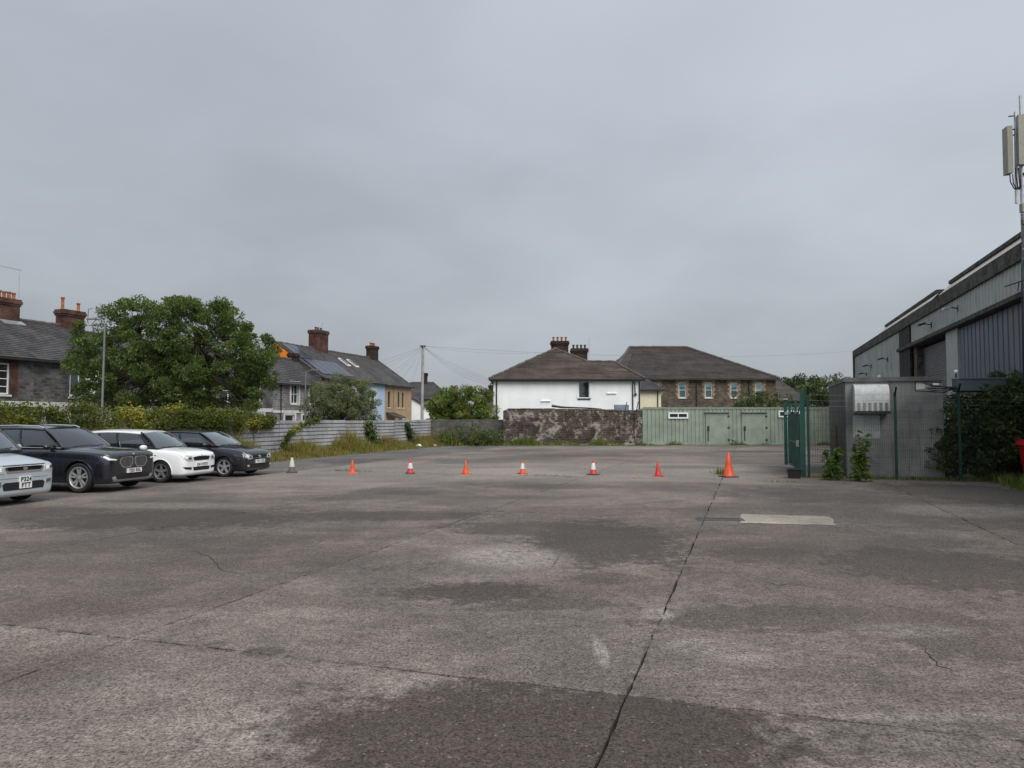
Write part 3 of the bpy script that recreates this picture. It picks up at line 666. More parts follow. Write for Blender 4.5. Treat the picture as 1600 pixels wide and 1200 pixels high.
chimney(wh, cx, 7, 5.5, P(905, 545, YH + 7).z, 1.35, .9, m_darkb, [(-.5, 0, .35), (-.17, 0, .35), (.17, 0, .35), (.5, 0, .35)], m_pot2)
p = P(920.5, 560, YH + 7) - ho; aerial(wh, (p.x, 7, p.z), P(920, 528, YH + 7).z - p.z, 1.1, .0)
for pxx in (776, 988.5): 
    xx = P(pxx, 620, YH).x - xl; downpipe(wh, [(xx, -ex, ez - .1), (xx, -.08, ez - .45), (xx, -.08, 0)])
xx = P(999, 620, YH).x - xl; downpipe(wh, [(xx, -.07, ez - .2), (xx, -.07, 0)], .05)
mb = MB(); mb.tube([(xx - .35, -.05, ez - .2), (xx - .33, -.06, ez - 1.0), (xx - .3, -.1, ez - 1.15)], .04, 6); mb.box(xx - .4, -.14, ez - 1.25, xx - .22, -.01, ez - 1.1); mb.build('waste_pipe', m_black, wh)
for pa, pb, pyy in ((845, 860, 627), (948, 963, 615)):
    a, b = P(pa, pyy, YH) - ho, P(pb, pyy, YH) - ho; mb = MB(); mb.hexa([(a.x, -.1, a.z), (b.x, -.1, a.z), (b.x, .0, a.z), (a.x, .0, a.z)], [(a.x, -.06, a.z + .05), (b.x, -.06, a.z + .05), (b.x, 0, a.z + .12), (a.x, 0, a.z + .12)]); mb.build('vent_hood', m_upvc, wh)

# cream extension beyond it
Yc = 66.; a, b = P(985, 640, Yc), P(1033, 640, Yc); zc = P(1010, 609, Yc).z
h = thing('cream_house', 'small cream rendered building with dark slate roof right of the white house', 'building', Vector((a.x, Yc, 0)))
w = b.x - a.x; mb = MB(); mb.box(0, 0, -.1, w, 5, zc); mb.build('wall', m_cream, h)
r0 = P(985, 588, Yc + 2.5) - Vector((a.x, Yc, 0)); r1 = P(1004, 588, Yc + 2.5) - Vector((a.x, Yc, 0))
rf = MB(); e = .3; roof_plane(rf, (-e, -e, zc), (w + e, -e, zc), r1, r0, .25); roof_plane(rf, (w + e, -e, zc), (w + e, 5.3, zc), r1, r1, .25); roof_plane(rf, (w + e, 5.3, zc), (-e, 5.3, zc), r0, r1, .5); rf.build('roof', m_slate, h, fix=False)
mb = MB(); mb.box(-e, -e - .08, zc - .12, w + e, -e, zc + .01); mb.build('gutter', m_black, h)
downpipe(h, [(w - .3, -.06, zc), (w - .3, -.06, 0)])

# stone hall with buff quoined windows
YS = 86.; a, b = P(955, 592, YS), P(1212, 593, YS); so = Vector((a.x, YS, 0)); SW = b.x - a.x; SZ = a.z
st = thing('stone_hall', 'long brown stone building with buff brick window surrounds behind the green container', 'building', so)
ops = []
for pxx in (1024.5, 1066, 1107, 1147, 1186):
    x = P(pxx, 600, YS).x - a.x; z0, z1 = P(pxx, 621.5, YS).z, P(pxx, 597.5, YS).z; ops.append((x - .42, z0, .84, z1 - z0))
mb = MB(); mb.box(0, .4, -.1, SW, 14, SZ - .05); holed(mb, (0, 0, 0), (1, 0, 0), (0, -1, 0), SW, SZ, ops, .25)
mb.quad((0, 0, 0), (0, .4, 0), (0, .4, SZ), (0, 0, SZ)); mb.quad((SW, 0, 0), (SW, .4, 0), (SW, .4, SZ), (SW, 0, SZ))
mb.build('wall', m_brownst, st)
for i, (x, z, ww_, hh_) in enumerate(ops):
    f = window(st, (0, 0, 0), (1, 0, 0), (0, -1, 0), x, z, ww_, hh_, None, m_panebl, (1, 2), .09, m_stonew, .12, back=m_curtain)
    q = MB()
    for s_ in (-1, 1):
        zz_ = z; k = 0
        while zz_ < z + hh_ - .02:
            e = .34 if k % 2 else .2; z2 = min(zz_ + .28, z + hh_)
            if s_ < 0: q.box(x - e, -.03, zz_, x, .0, z2 - .006)
            else: q.box(x + ww_, -.03, zz_, x + ww_ + e, 0, z2 - .006)
            zz_ = z2; k += 1
    q.box(x - .36, -.035, z + hh_, x + ww_ + .36, 0, min(z + hh_ + .5, SZ - .02)); q.build('surround', m_buff, f)
o = so
p0, p1 = Vector((-.3, -.4, SZ)), Vector((SW + .3, -.4, SZ)); r0, r1 = P(984, 543, YS + 7) - o, P(1072, 543, YS + 7) - o
rf = MB(); roof_plane(rf, p0, p1, r1, r0, .34, .03); roof_plane(rf, p1, Vector((SW + .3, 14.4, SZ)), r1, r1, .4); roof_plane(rf, Vector((-.3, 14.4, SZ)), p0, r0, r0, .4); roof_plane(rf, Vector((SW + .3, 14.4, SZ)), Vector((-.3, 14.4, SZ)), r0, r1, .8)
rs = rf.build('roof', m_tile2, st, fix=False)
q = MB()
for s_, t2 in ((r0, r1), (p0, r0), (p1, r1)): ridge_line(q, s_ + Vector((0, 0, .05)), t2 + Vector((0, 0, .05)), .17)
q.build('ridge', m_ridge, rs)
q = MB(); e0 = P(960, 566, YS + 2) - o; e1 = P(986, 553, YS + 5) - o
roof_plane(q, Vector((-3.5, -.6, SZ - .2)), Vector((1.3, -.6, SZ - .2)), P(989, 549.5, YS + 5.5) - o, P(986, 549.5, YS + 5.5) - o, .34)
q.build('roof_wing', m_tile2, st, fix=False)
q = MB(); q.box(-.3, -.52, SZ - .16, SW + .3, -.4, SZ - .02); q.build('gutter', m_black, st)
for pxx in (1088, 1170): xx = P(pxx, 600, YS).x - a.x; downpipe(st, [(xx, -.08, SZ - .1), (xx, -.08, 0)], .06)
plain_house('house', 'low brown tiled roof showing between the stone building and far trees', 1196, 1266, 100, 625, 590, 1190, 1208, m_brownst, m_tile2, front=6, back=12, cat='building')

# hairline cracks in the slabs
m_crack = surf('crack_dirt', (.028, .024, .02), .95, var=.3)
for pts in ([(862, 889), (868, 880), (872, 874), (874, 868)], [(1180, 905), (1215, 915), (1240, 912), (1300, 925)], [(300, 860), (330, 872), (345, 890), (390, 902)], [(520, 790), (560, 783), (610, 786), (640, 779)], [(1440, 1010), (1465, 1040), (1500, 1052)]):
    q = [G(*p) for p in pts]; fine = []
    for a, b in zip(q[:-1], q[1:]):
        for i in range(6): fine.append(a.lerp(b, i / 6) + Vector((RS.normal(0, .012), RS.normal(0, .012), 0)))
    mb = MB(); n = len(fine); vs = []
    for i, p in enumerate(fine):
        d = fine[min(i + 1, n - 1)] - fine[max(i - 1, 0)]; d = Vector((-d.y, d.x, 0)).normalized() * (.0015 + .004 * math.sin(math.pi * i / (n - 1)) * RS.uniform(.5, 1.4)); vs += [p + d + Vector((0, 0, .004)), p - d + Vector((0, 0, .004))]
    mb.add(vs, [(2 * i, 2 * i + 1, 2 * i + 3, 2 * i + 2) for i in range(n - 1)]); mb.build('crack', m_crack, yard, fix=False)

# ------------------------------------------------------------------ boundary walls
m_lowb = masonry('grey_blockwork', (.09, .082, .077), (.135, .122, .112), (.085, .08, .075), .30, .1, .012, .03, var=.35)
m_stain = masonry('stained_wall', (.034, .025, .021), (.085, .058, .045), (.075, .065, .055), .42, .16, .025, .06, var=.5, render=(.44, .41, .36), msize=1.3)
m_cope = surf('coping', (.11, .105, .095), .9, var=.4, scale=3)
w = thing('low_wall', 'low dark block wall joining the hoarding to the tall stained wall', 'wall', (-5.75, 52.3, 0))
mb = MB(); mb.box(0, 0, -.1, 5.2, .25, 1.70); mb.build('masonry', m_lowb, w)
mb = MB()
for i in range(9): mb.box(i * .578, -.03, 1.70, i * .578 + .57, .28, 1.77 + RS.uniform(-.01, .01))
mb.build('coping', m_cope, w)
mb = MB(); mb.box(3.0, -.12, -.1, 3.4, .0, 1.74); mb.build('pier', m_lowb, w)
w = thing('stained_wall', 'tall dark brick wall with flaking pale render left of the green container', 'wall', (-.62, 51.5, 0))
mb = MB(); L = 9.72; prof = [(0, 2.38), (.25, 2.5), (1.3, 2.54), (3.6, 2.5), (6.5, 2.47), (8.2, 2.4), (L, 2.42)]
for i in range(len(prof) - 1):
    (a, za), (b, zb) = prof[i], prof[i + 1]
    mb.quad((a, 0, -.1), (b, 0, -.1), (b, 0, zb), (a, 0, za)); mb.quad((a, .4, -.1), (b, .4, -.1), (b, .4, zb), (a, .4, za)); mb.quad((a, 0, za), (b, 0, zb), (b, .4, zb), (a, .4, za))
mb.quad((0, 0, -.1), (0, .4, -.1), (0, .4, 2.38), (0, 0, 2.38)); mb.quad((L, 0, -.1), (L, .4, -.1), (L, .4, 2.42), (L, 0, 2.42))
mb.build('masonry', m_stain, w)
mb = MB()
for i in range(11):
    a = .3 + i * .85; z = float(np.interp(a + .4, [p[0] for p in prof], [p[1] for p in prof])); mb.box(a, -.03, z - .02, a + .8, .43, z + .05 + RS.uniform(-.02, .02))
mb.build('coping', m_cope, w)
mb = MB(); mb.box(L - .55, -.08, -.1, L, .0, 2.3); mb.build('pier', m_stain, w)
pl = MB()
xx = 0.
while xx < L - .3:
    ln = RS.uniform(.5, 1.4); pl.box(xx, -.75 + RS.uniform(-.05, .05), -.05, xx + ln, -.35, .10 + RS.uniform(-.03, .05)); xx += ln + RS.uniform(.05, .5)
pl.build('footing', m_conc, w)
mb = MB(); a = P(862, 634, 51.8); b = P(940, 639, 51.8); mb.tube([a, a.lerp(b, .2) - Vector((0, 0, .06)), a.lerp(b, .5) - Vector((0, 0, .02)), a.lerp(b, .75), b], [.09, .07, .05, .05, .03], 8)
tag(mb.build('loose_pipe', m_black, smooth=50), 'black pipe lying along the top of the stained wall', 'pipe')
a, b = P(960, 640, 52.3), P(982, 632.5, 52.3); mb = MB(); mb.box(a.x, 52.1, a.z - .2, b.x, 52.5, b.z); tag(mb.build('storage_box', surf('blue_grey_box', (.16, .20, .24), .6)), 'blue grey box showing above the stained wall', 'box')
for pa, pb in (((977, 640), (979.5, 628)), ((994.5, 640), (997.5, 628))):
    a, b = P(*pa, 51.45), P(*pb, 51.45); mb = MB(); mb.bar(a, b, .05); a2 = a.copy(); a2.z = .5 if pa[0] > 990 else 1.4; mb.bar(a2, a, .06)
    tag(mb.build('iron_bracket', m_iron), 'rusty iron bracket standing up from the wall ' + ('beside the container' if pa[0] > 990 else 'in front of the blue grey box'), 'bracket')

# ------------------------------------------------------------------ corrugated hoarding
m_hoard = surf('hoarding_steel', (.33, .335, .34), .55, .1, var=.25, scale=.8, fine=12, streak=.2, streakcol=(.16, .15, .135), bump=.05)
ho_ = thing('hoarding', 'grey horizontally corrugated steel hoarding along the left edge of the yard', 'fence', S(-21.5, 0), -TH)
m_post = surf('grey_post', (.2, .2, .2), .6, .4)
def hsheet(n=9, h=1.77, ln=3.0):
    mb = MB(); p = h / n; prof = []
    for i in range(n):
        z = i * p; prof += [(-.03, z), (-.03, z + .036), (.04, z + .046), (.03, z + p - .004)]
    prof.append((-.03, h))
    nseg = 6; k = len(prof); vs = []
    wav = RS.normal(0, .006, (nseg + 1, k))
    for j in range(nseg + 1):
        for i, (x, z) in enumerate(prof): vs.append((x + wav[j, i // 4], ln * j / nseg, z))
    fs = [(j * k + i, (j + 1) * k + i, (j + 1) * k + i + 1, j * k + i + 1) for j in range(nseg) for i in range(k - 1)]
    mb.add(vs, fs); return mb
for i in range(13):
    u = 48.3 - 3.0 * (i + 1)
    o = hsheet(ln=3.06).build('sheet', m_hoard, ho_, (.02 * (i % 2), u, -.02 + RS.uniform(-.02, .02)), fix=False); o.rotation_euler = (RS.uniform(-.004, .004), RS.uniform(-.012, .02), RS.uniform(-.004, .004))
    mb = MB(); mb.box(-.12, u - .04, -.1, -.03, u + .04, 1.75); mb.build('post', m_post, ho_)

# ------------------------------------------------------------------ green container cabin
m_cont = surf('sage_green_paint', (.225, .272, .216), .55, var=.16, scale=1.2, fine=20, streak=.4, streakcol=(.12, .135, .085), bump=.05)
m_contd = surf('sage_green_door', (.232, .278, .222), .5, var=.14, scale=1.2, streak=.35, streakcol=(.10, .12, .075), bump=.03)
CX, CY, CL, CH = P(1004, 660, 51.5).x, 51.5, 13.6, 2.6
ct = thing('container', 'long sage green shipping container cabin with two doors', 'container', (CX, CY, 0))
doors = [(P(1103.5, 660, CY).x - CX, P(1138, 660, CY).x - CX), (P(1160.5, 660, CY).x - CX, P(1197, 660, CY).x - CX)]
mb = MB(); mb.box(0, .06, .2, CL, 2.44, CH - .06); mb.build('shell', m_cont, ct)
def corr(mb, x0, x1, z0, z1, pitch=.278, d=.038, y=0.):
    xs = []; x = x0
    while x < x1 - 1e-6:
        for a, dy in ((0, 0), (.66, 0), (.74, d), (.92, d)):
            q = x + a * pitch
            if q < x1: xs.append((q, y + dy))
        x += pitch
    xs.append((x1, y + d))
    mb.add([(a, b, z0) for a, b in xs] + [(a, b, z1) for a, b in xs], [(i, i + 1, i + 1 + len(xs), i + len(xs)) for i in range(len(xs) - 1)])
mb = MB(); spans = [(.09, doors[0][0] - .06), (doors[0][1] + .06, doors[1][0] - .06), (doors[1][1] + .06, CL - .1)]
for a, b in spans: corr(mb, a, b, .16, CH - .1)
for a, b in doors: corr(mb, a - .06, b + .06, 2.22, CH - .1)
mb.build('corrugated_side', m_cont, ct, fix=False)
mb = MB(); mb.box(0, -.03, CH - .11, CL, .08, CH); mb.box(0, -.03, .0, CL, .08, .17); mb.box(0, -.035, .17, .09, .09, CH - .11); mb.box(CL - .09, -.035, .17, CL, .09, CH - .11); mb.build('frame', m_cont, ct)
mb = MB(); corr(mb, 0, CL, 0, .05, .278, .03, -.06); mb.build('roof_edge', m_cont, ct, (0, 0, CH - .0), fix=False)
m_rustc = surf('dirty_plinth', (.05, .05, .04), .9, var=.5, scale=3)
mb = MB(); mb.box(-.05, -.12, -.05, CL, .0, .03); mb.build('plinth', m_rustc, ct)
for a, b in doors:
    mb = MB(); mb.box(a, -.015, .1, b, .05, 2.2); d = mb.build('door', m_contd, ct)
    mb = MB(); mb.box(a - .05, -.03, .1, a - .004, .05, 2.26); mb.box(b + .004, -.03, .1, b + .05, .05, 2.26); mb.box(a - .004, -.03, 2.204, b + .004, .05, 2.26); mb.box(a - .1, -.14, 2.27, b + .1, .0, 2.33); mb.build('door_frame', m_cont, d)
    mb = MB(); mb.box(a + .06, -.06, 1.0, a + .2, -.016, 1.32); mb.box(a + .1, -.07, .3, a + .14, -.016, 1.0); mb.build('lock', m_iron, d)
    for z in (.3, 1.15, 1.95): mb = MB(); mb.box(b - .05, -.05, z, b + .08, -.016, z + .12); mb.build('hinge', m_iron, d)
for pa, pb, za, zb in ((1044, 1075, 654, 644.5), (1216, 1250, 652, 641.5)):
    a, b = P(pa, za, CY), P(pb, zb, CY); x0, x1, z0, z1 = a.x - CX, b.x - CX, a.z, b.z
    f = window(ct, (0, -.06, 0), (1, 0, 0), (0, -1, 0), x0, z0, x1 - x0, z1 - z0, None, None, (2, 1), .1, None, 0., None)
mb = MB(); mb.lathe([(.09, 0), (.09, .1), (.02, .1)], 10, (P(1146, 686, CY).x - CX, -.1, .42), 'y'); mb.build('vent', m_galv, ct)
mb = MB(); mb.box(-6, 0, 0, -.1, .18, .1)

# ------------------------------------------------------------------ warehouse on the right (front faces the yard: local -x)
m_clad = surf('pale_grey_cladding', (.33, .345, .34), .55, .15, var=.15, scale=.6, streak=.4, streakcol=(.13, .13, .12), bump=.03)
m_cladb = surf('slate_blue_cladding', (.10, .116, .15), .5, .15, var=.15, scale=.6, streak=.25, bump=.03)
m_mould = surf('mouldy_fascia', (.055, .052, .047), .9, var=.6, scale=3, fine=14, fvar=.5, streak=.5, streakcol=(.02, .02, .018))
m_beige = surf('roof_sheet_beige', (.50, .47, .40), .8, var=.2, scale=2)
m_shut = surf('roller_shutter', (.15, .155, .16), .5, .4, var=.12)
wa = thing('warehouse', 'large grey clad industrial warehouse along the right edge with roller shutter', 'warehouse', S(7.8, 0), -TH)
def ribbed(y0, y1, z0, z1, x, pitch=.3, d=.035, rib=.06, groove=False):
    mb = MB(); pts = []; y = y0
    while y < y1 - 1e-6:
        for a, dx in (((0, 0), (rib, 0), (rib * 1.4, -d), (pitch - rib * .4, -d)) if groove else ((0, 0), (pitch - rib * 2, 0), (pitch - rib * 1.5, -d), (pitch - rib * .5, -d))):
            if y + a < y1: pts.append((x + dx, y + a))
        y += pitch
    pts.append((x, y1)); n = len(pts)
    mb.add([(a, b, z0) for a, b in pts] + [(a, b, z1) for a, b in pts], [(i, i + 1, i + 1 + n, i + n) for i in range(n - 1)]); return mb
def run(y0, y1, z0, z1, x, mat, w, **k):
    y = y0
    while y < y1 - .05: ribbed(y, min(y + w, y1) - .012, z0, z1, x, **k).build('cladding_panel', mat, wa, fix=False); y += w
run(43.9, 61.4, -.1, 6.5, 0, m_clad, 3.5)
run(12, 41.0, 5.55, 6.52, 0, m_clad, 3.6, pitch=.36)
run(10, 32.6, -.1, 5.39, .2, m_cladb, 3.0, pitch=.5, d=.09, rib=.08, groove=True)
mb = MB(); mb.box(.06, 10, 5.36, 14, 61.4, 6.9); mb.box(.9, 33, -.1, 14, 61.4, 5.36); mb.box(.26, 10, -.1, 14, 33, 5.36); mb.box(.06, 43.9, -.1, .9, 61.4, 5.36); mb.build('core', m_dark, wa)
mb = MB(); mb.box(-.12, 10, 6.52, .05, 61.7, 7.02); mb.build('fascia', m_mould, wa)
mb = MB(); mb.box(-.2, 10, 5.40, .05, 43.8, 5.55); mb.build('ledge', m_mould, wa)
mb = MB(); mb.box(-.1, 61.4, -.1, .5, 61.9, 6.9); mb.build('corner_pier', m_mould, wa)
mb = MB(); mb.box(-.06, 41.1, -.1, .04, 43.8, 6.51); mb.build('pier', surf('black_mould', (.022, .022, .02), .9, var=.7, scale=4, fine=10, fvar=.6), wa)
mb = MB(); mb.box(.02, 32.65, -.1, .35, 34.4, 5.39); mb.build('pier', m_clad, wa)
mb = MB(); mb.box(.3, 34.42, -.1, .5, 34.7, 5.38); mb.build('shutter_guide', m_mould, wa); mb = MB(); mb.box(.1, 40.3, -.1, .5, 41.09, 5.38); mb.build('shutter_guide', m_mould, wa)
sh = MB(); pr = []
for i in range(48):
    z = i * .11; pr += [(.0, z), (-.03, z + .02), (-.03, z + .085), (0, z + .1)]
n = len(pr); sh.add([(.42 + x, 34.7, z) for x, z in pr] + [(.42 + x, 40.4, z) for x, z in pr], [(i, i + 1, i + 1 + n, i + n) for i in range(n - 1)]); sh.build('roller_shutter', m_shut, wa, fix=False)
rf = MB(); rf.quad((-.12, 10, 7.02), (-.12, 61.9, 7.02), (16, 61.9, 10.6), (16, 10, 10.6)); rf.build('roof', m_slate, wa)
for y0, y1 in ((15, 36.3), (38.5, 52.2)):
    sk = MB(); pts = []; y = y0
    while y < y1: pts += [(y, 0), (y + .12, .05), (y + .24, .05)]; y += .36
    n = len(pts); sk.add([(.05, a, 7.03 + b) for a, b in pts] + [(.8, a, 7.76 + b) for a, b in pts], [(i, i + 1, i + 1 + n, i + n) for i in range(n - 1)]); sk.build('rooflight', m_beige, wa, fix=False)
    mb = MB(); mb.box(.62, y0, 7.72, 1.3, y1, 7.86); mb.build('roof_upstand', m_mould, wa)
def flood(y, z, x=-.0):
    mb = MB(); mb.box(x - .05, y - .05, z - .12, x, y + .05, z + .12); mb.tube([(x, y, z), (x - .3, y + .05, z + .06)], .025, 6)
    f = mb.build('floodlight', m_black, wa)
    mb = MB(); mb.hexa([(x - .55, y - .1, z - .04), (x - .28, y - .1, z + .03), (x - .28, y + .2, z + .03), (x - .55, y + .2, z - .04)], [(x - .53, y - .1, z + .05), (x - .26, y - .1, z + .13), (x - .26, y + .2, z + .13), (x - .53, y + .2, z + .05)]); mb.build('lamp_head', m_iron if y > 34 else m_galv, f)
for y_, z_ in ((32.2, 6.1), (36.6, 6.0), (47.5, 5.3), (53.5, 5.3), (55.5, 4.9)): flood(y_, z_)
mb = MB(); mb.box(-.06, 48.5, 2.9, -.02, 50.2, 3.7); mb.build('sign_board', surf('green_sign', (.01, .14, .07), .4), wa)
mb = MB(); mb.lathe([(.01, -.2), (.1, -.17), (.14, -.05), (.1, .06), (.03, .1)], 10, (-.2, 49.2, 4.4)); mb.build('bulkhead_lamp', m_upvc, wa, smooth=60)
mb = MB(); mb.box(-.16, 58.6, -.1, -.04, 59.0, 4.6); mb.build('downpipe', m_mould, wa)

# ------------------------------------------------------------------ concrete kiosk behind the fence
m_kiosk = surf('kiosk_concrete', (.20, .20, .195), .85, var=.28, scale=.8, fine=22, streak=.75, streakcol=(.085, .08, .075), bump=.15)
m_hood = surf('hood_sheet', (.46, .475, .465), .55, .0, var=.1, scale=3, streak=.25, streakcol=(.3, .26, .2))
ki = thing('kiosk', 'flat roofed grey concrete kiosk behind the green mesh fence', 'kiosk', S(2.95, 25.6), -TH)
mb = MB(); mb.box(0, 0, -.1, 2.75, 4.7, 3.02); mb.build('wall', m_kiosk, ki)
mb = MB(); mb.box(-.03, .02, -.1, -.002, 4.68, 3.01); mb.build('side_shade', surf('shaded_concrete', (.085, .08, .074), .9, var=.3, scale=.8, fine=20, streak=.5, streakcol=(.05, .047, .042)), ki)  # left-face shade put into a darker concrete colour on a thin added sheet
mb = MB(); mb.box(-.05, -.06, 3.02, 2.8, 4.76, 3.15); mb.build('roof', surf('kiosk_roof', (.12, .12, .118), .9, var=.3), ki)
hd = MB(); pr = [(-.003, 2.93), (-.1, 2.93), (-.32, 2.88), (-.42, 2.76), (-.46, 2.6), (-.46, 2.08), (-.02, 2.02)]
hd.prism([(.22, a, b) for a, b in pr], (.98, 0, 0)); hood = hd.build('vent_hood', m_hood, ki, smooth=35)
for i in range(6): mb = MB(); mb.box(.29 + i * .155, -.475, 2.1, .37 + i * .155, -.455, 2.34); mb.build('louvre', surf('louvre_dark', (.2, .2, .19), .6) if 'louvre_dark' not in MATS else MATS['louvre_dark'], hood)
mb = MB(); mb.box(.19, -.48, 2.0, 1.23, -.44, 2.05); mb.build('drip_edge', m_iron, hood)
mb = MB(); mb.box(.2, -.012, 1.22, .98, -.002, 1.95); mb.build('patch_panel', surf('pale_plate', (.42, .43, .42), .6, var=.2, streak=.3), ki)
mb = MB(); mb.box(-.07, 2.2, .15, -.032, 3.4, 1.6); mb.build('side_hatch', surf('rusty_steel', (.10, .075, .05), .8, var=.5, scale=4), ki)

# ------------------------------------------------------------------ green mesh fence, gate and post
m_green = surf('green_powder_coat', (.006, .038, .029), .4, var=.15, bump=0)
m_wire = surf('fence_wire', (.022, .026, .025), .5, .2, var=.1, bump=0)
fe = thing('mesh_fence', 'green steel mesh fence with barbed strands in front of the kiosk', 'fence', S(0, 24.9), -TH)
for v_, h_ in ((1.78, 2.72), (4.25, 2.66), (5.95, 2.75), (8.4, 2.66)):
    mb = MB(); mb.box(v_ - .035, -.035, -.05, v_ + .035, .035, h_); mb.bar((v_, 0, h_ - .12), (v_, -.25, h_ + .15), .05); mb.build('post', m_green, fe)
for a, b in ((1.83, 4.2), (4.3, 5.9), (6.0, 8.36)):
    mb = MB(); x = a
    while x < b: mb.bar((x, -.04, .06), (x, -.04, 2.08), .0055); x += .05
    for i in range(11):
        z = .08 + i * .2; mb.bar((a, -.046, z), (b, -.046, z), .0045)
    mb.build('mesh_panel', m_wire, fe, fix=False)
    for z in (2.25, 2.42, 2.6):
        mb = MB(); n = 8; pts = [(a + (b - a) * i / n, -.03, z - .03 * math.sin(math.pi * i / n)) for i in range(n + 1)]; mb.tube(pts, .0028, 4); mb.build('barbed_wire', m_post, fe)
gt = thing('gate', 'dark green steel gate leaf swung open beside the mesh fence', 'gate', S(1.62, 25.0), -TH + rad(1.5))
m_gate = surf('gate_green', (.008, .062, .047), .45, var=.2, scale=2, streak=.3, bump=0)
mb = MB(); mb.box(-.07, -.07, 0, .07, .07, 2.75); mb.build('post', m_gate, gt)
for yy, h_ in ((2.4, 2.5), (4.9, 2.45)): mb = MB(); mb.box(-.04, yy - .05, .1, .04, yy + .05, h_); mb.build('stile', m_gate, gt)
mb = ribbed(.1, 4.85, .16, 2.0, -.03, pitch=.4, d=.05, rib=.08); mb.build('sheet', m_gate, gt, fix=False)
mb = MB(); n = 12
for y0, y1 in ((.07, 2.4), (2.4, 4.9)):
    mb.tube([(-.06, y0 + (y1 - y0) * i / n, 2.22 - .2 * math.sin(math.pi * i / n)) for i in range(n + 1)], .022, 6)
mb.build('top_rail', m_gate, gt, smooth=60)
mb = MB(); mb.bar((-.07, .1, 1.05), (-.07, 4.85, 1.05), .05); mb.bar((-.07, .1, .2), (-.07, 4.85, .2), .05); mb.build('rail', m_gate, gt)
mb = MB(); mb.box(-.14, .3, .95, -.08, .7, 1.15); mb.build('latch', m_galv, gt)
gp = thing('gate_post', 'slim green post with latch bracket just left of the open gate', 'post', G(1228.5, 726))
mb = MB(); mb.box(-.05, -.05, -.02, .05, .05, 2.6); mb.build('upright', m_gate, gp)
mb = MB(); mb.box(-.05, -.12, 2.0, .12, -.05, 2.12); mb.box(-.08, -.1, 2.6, .08, .1, 2.66); mb.build('bracket', m_galv, gp)
pt_ = thing('planter', 'small black plastic trough at the foot of the open gate', 'trough', G(1241, 747), -TH)
mb = MB(); mb.hexa([(-.17, -.2, 0), (.17, -.2, 0), (.17, .3, 0), (-.17, .3, 0)], [(-.21, -.24, .28), (.21, -.24, .28), (.21, .34, .28), (-.21, .34, .28)]); mb.build('body', m_black, pt_)
mb = MB(); mb.box(-.23, -.26, .27, .23, -.21, .3); mb.box(-.23, .31, .27, .23, .36, .3); mb.box(-.23, -.21, .27, -.18, .31, .3); mb.box(.18, -.21, .27, .23, .31, .3); mb.build('rim', m_black, pt_)

# spiked anti-climb guard, cable box and globe lamp above the fence
Yg = 22.4
sg = thing('spike_guard', 'black anti-climb spikes with pale plate fixed above the mesh fence', 'guard', P(1455, 604, Yg))
def pl(px, py, dy=0.): q = P(px, py, Yg) - P(1455, 604, Yg); return Vector((q.x, dy, q.z))
mb = MB()
for a, b in (((1430, 596), (1430, 611)), ((1430, 611), (1474, 613)), ((1430, 596), (1470, 598)), ((1474, 613), (1497, 606))): mb.bar(pl(*a), pl(*b), .025)
mb.build('frame', m_iron, sg)
mb = MB(); mb.prism([pl(1432, 598, .03), pl(1441, 598, .03), pl(1458, 605, .03), pl(1441, 608, .03), pl(1432, 608.5, .03)], (0, .015, 0)); mb.build('plate', m_hood, sg)
for i in range(10):
    a = pl(1494, 607 + RS.uniform(-3, 2), -.02); b = pl(1447 + RS.uniform(-4, 8), 598 + i * 1.5, RS.uniform(-.25, .2)); mb = MB(); mb.bar(a, b, .016); mb.build('spike', m_black, sg)
mb = MB(); mb.prism([pl(1457, 598.5, -.03), pl(1466, 599, -.03), pl(1466, 602, -.03), pl(1457, 601.5, -.03)], (0, .01, 0)); mb.build('tag_plate', m_upvc, sg)
cb = thing('cable_box', 'long grey steel cable box mounted level above the fence post', 'box', P(1531, 601, Yg))
m_cab = surf('cabinet_grey', (.135, .165, .18), .5, .2, var=.1)
mb = MB(); q0, q1 = P(1495.5, 610.5, Yg) - P(1531, 601, Yg), P(1567.5, 592, Yg) - P(1531, 601, Yg); mb.box(q0.x, -.12, q0.z, q1.x, .25, q1.z); mb.build('casing', m_cab, cb)
mb = MB(); mb.box(q0.x - .02, -.15, q1.z + .001, q1.x + .03, .28, q1.z + .03); mb.build('lid', m_galv, cb)
mb = MB(); mb.box(q0.x, -.1, q0.z - .04, q1.x, .22, q0.z - .001); mb.build('tray', m_black, cb)
mb = MB(); mb.box(q1.x - .3, .0, -3.2, q1.x - .2, .1, q0.z - .04); mb.build('leg', m_iron, cb)
gl = thing('globe_lamp', 'small white globe lamp on a thin stem above the fence', 'lamp', P(1494, 592, Yg + .1))
mb = MB(); mb.tube([(0, 0, -.3), (0, 0, .16)], .025, 8); mb.build('stem', m_black, gl)
mb = MB(); mb.lathe([(.005, -.06), (.04, -.05), (.056, -.02), (.06, 0), (.056, .02), (.04, .05), (.005, .06)], 14, (0, 0, .22)); mb.build('globe', m_upvc, gl, smooth=60)

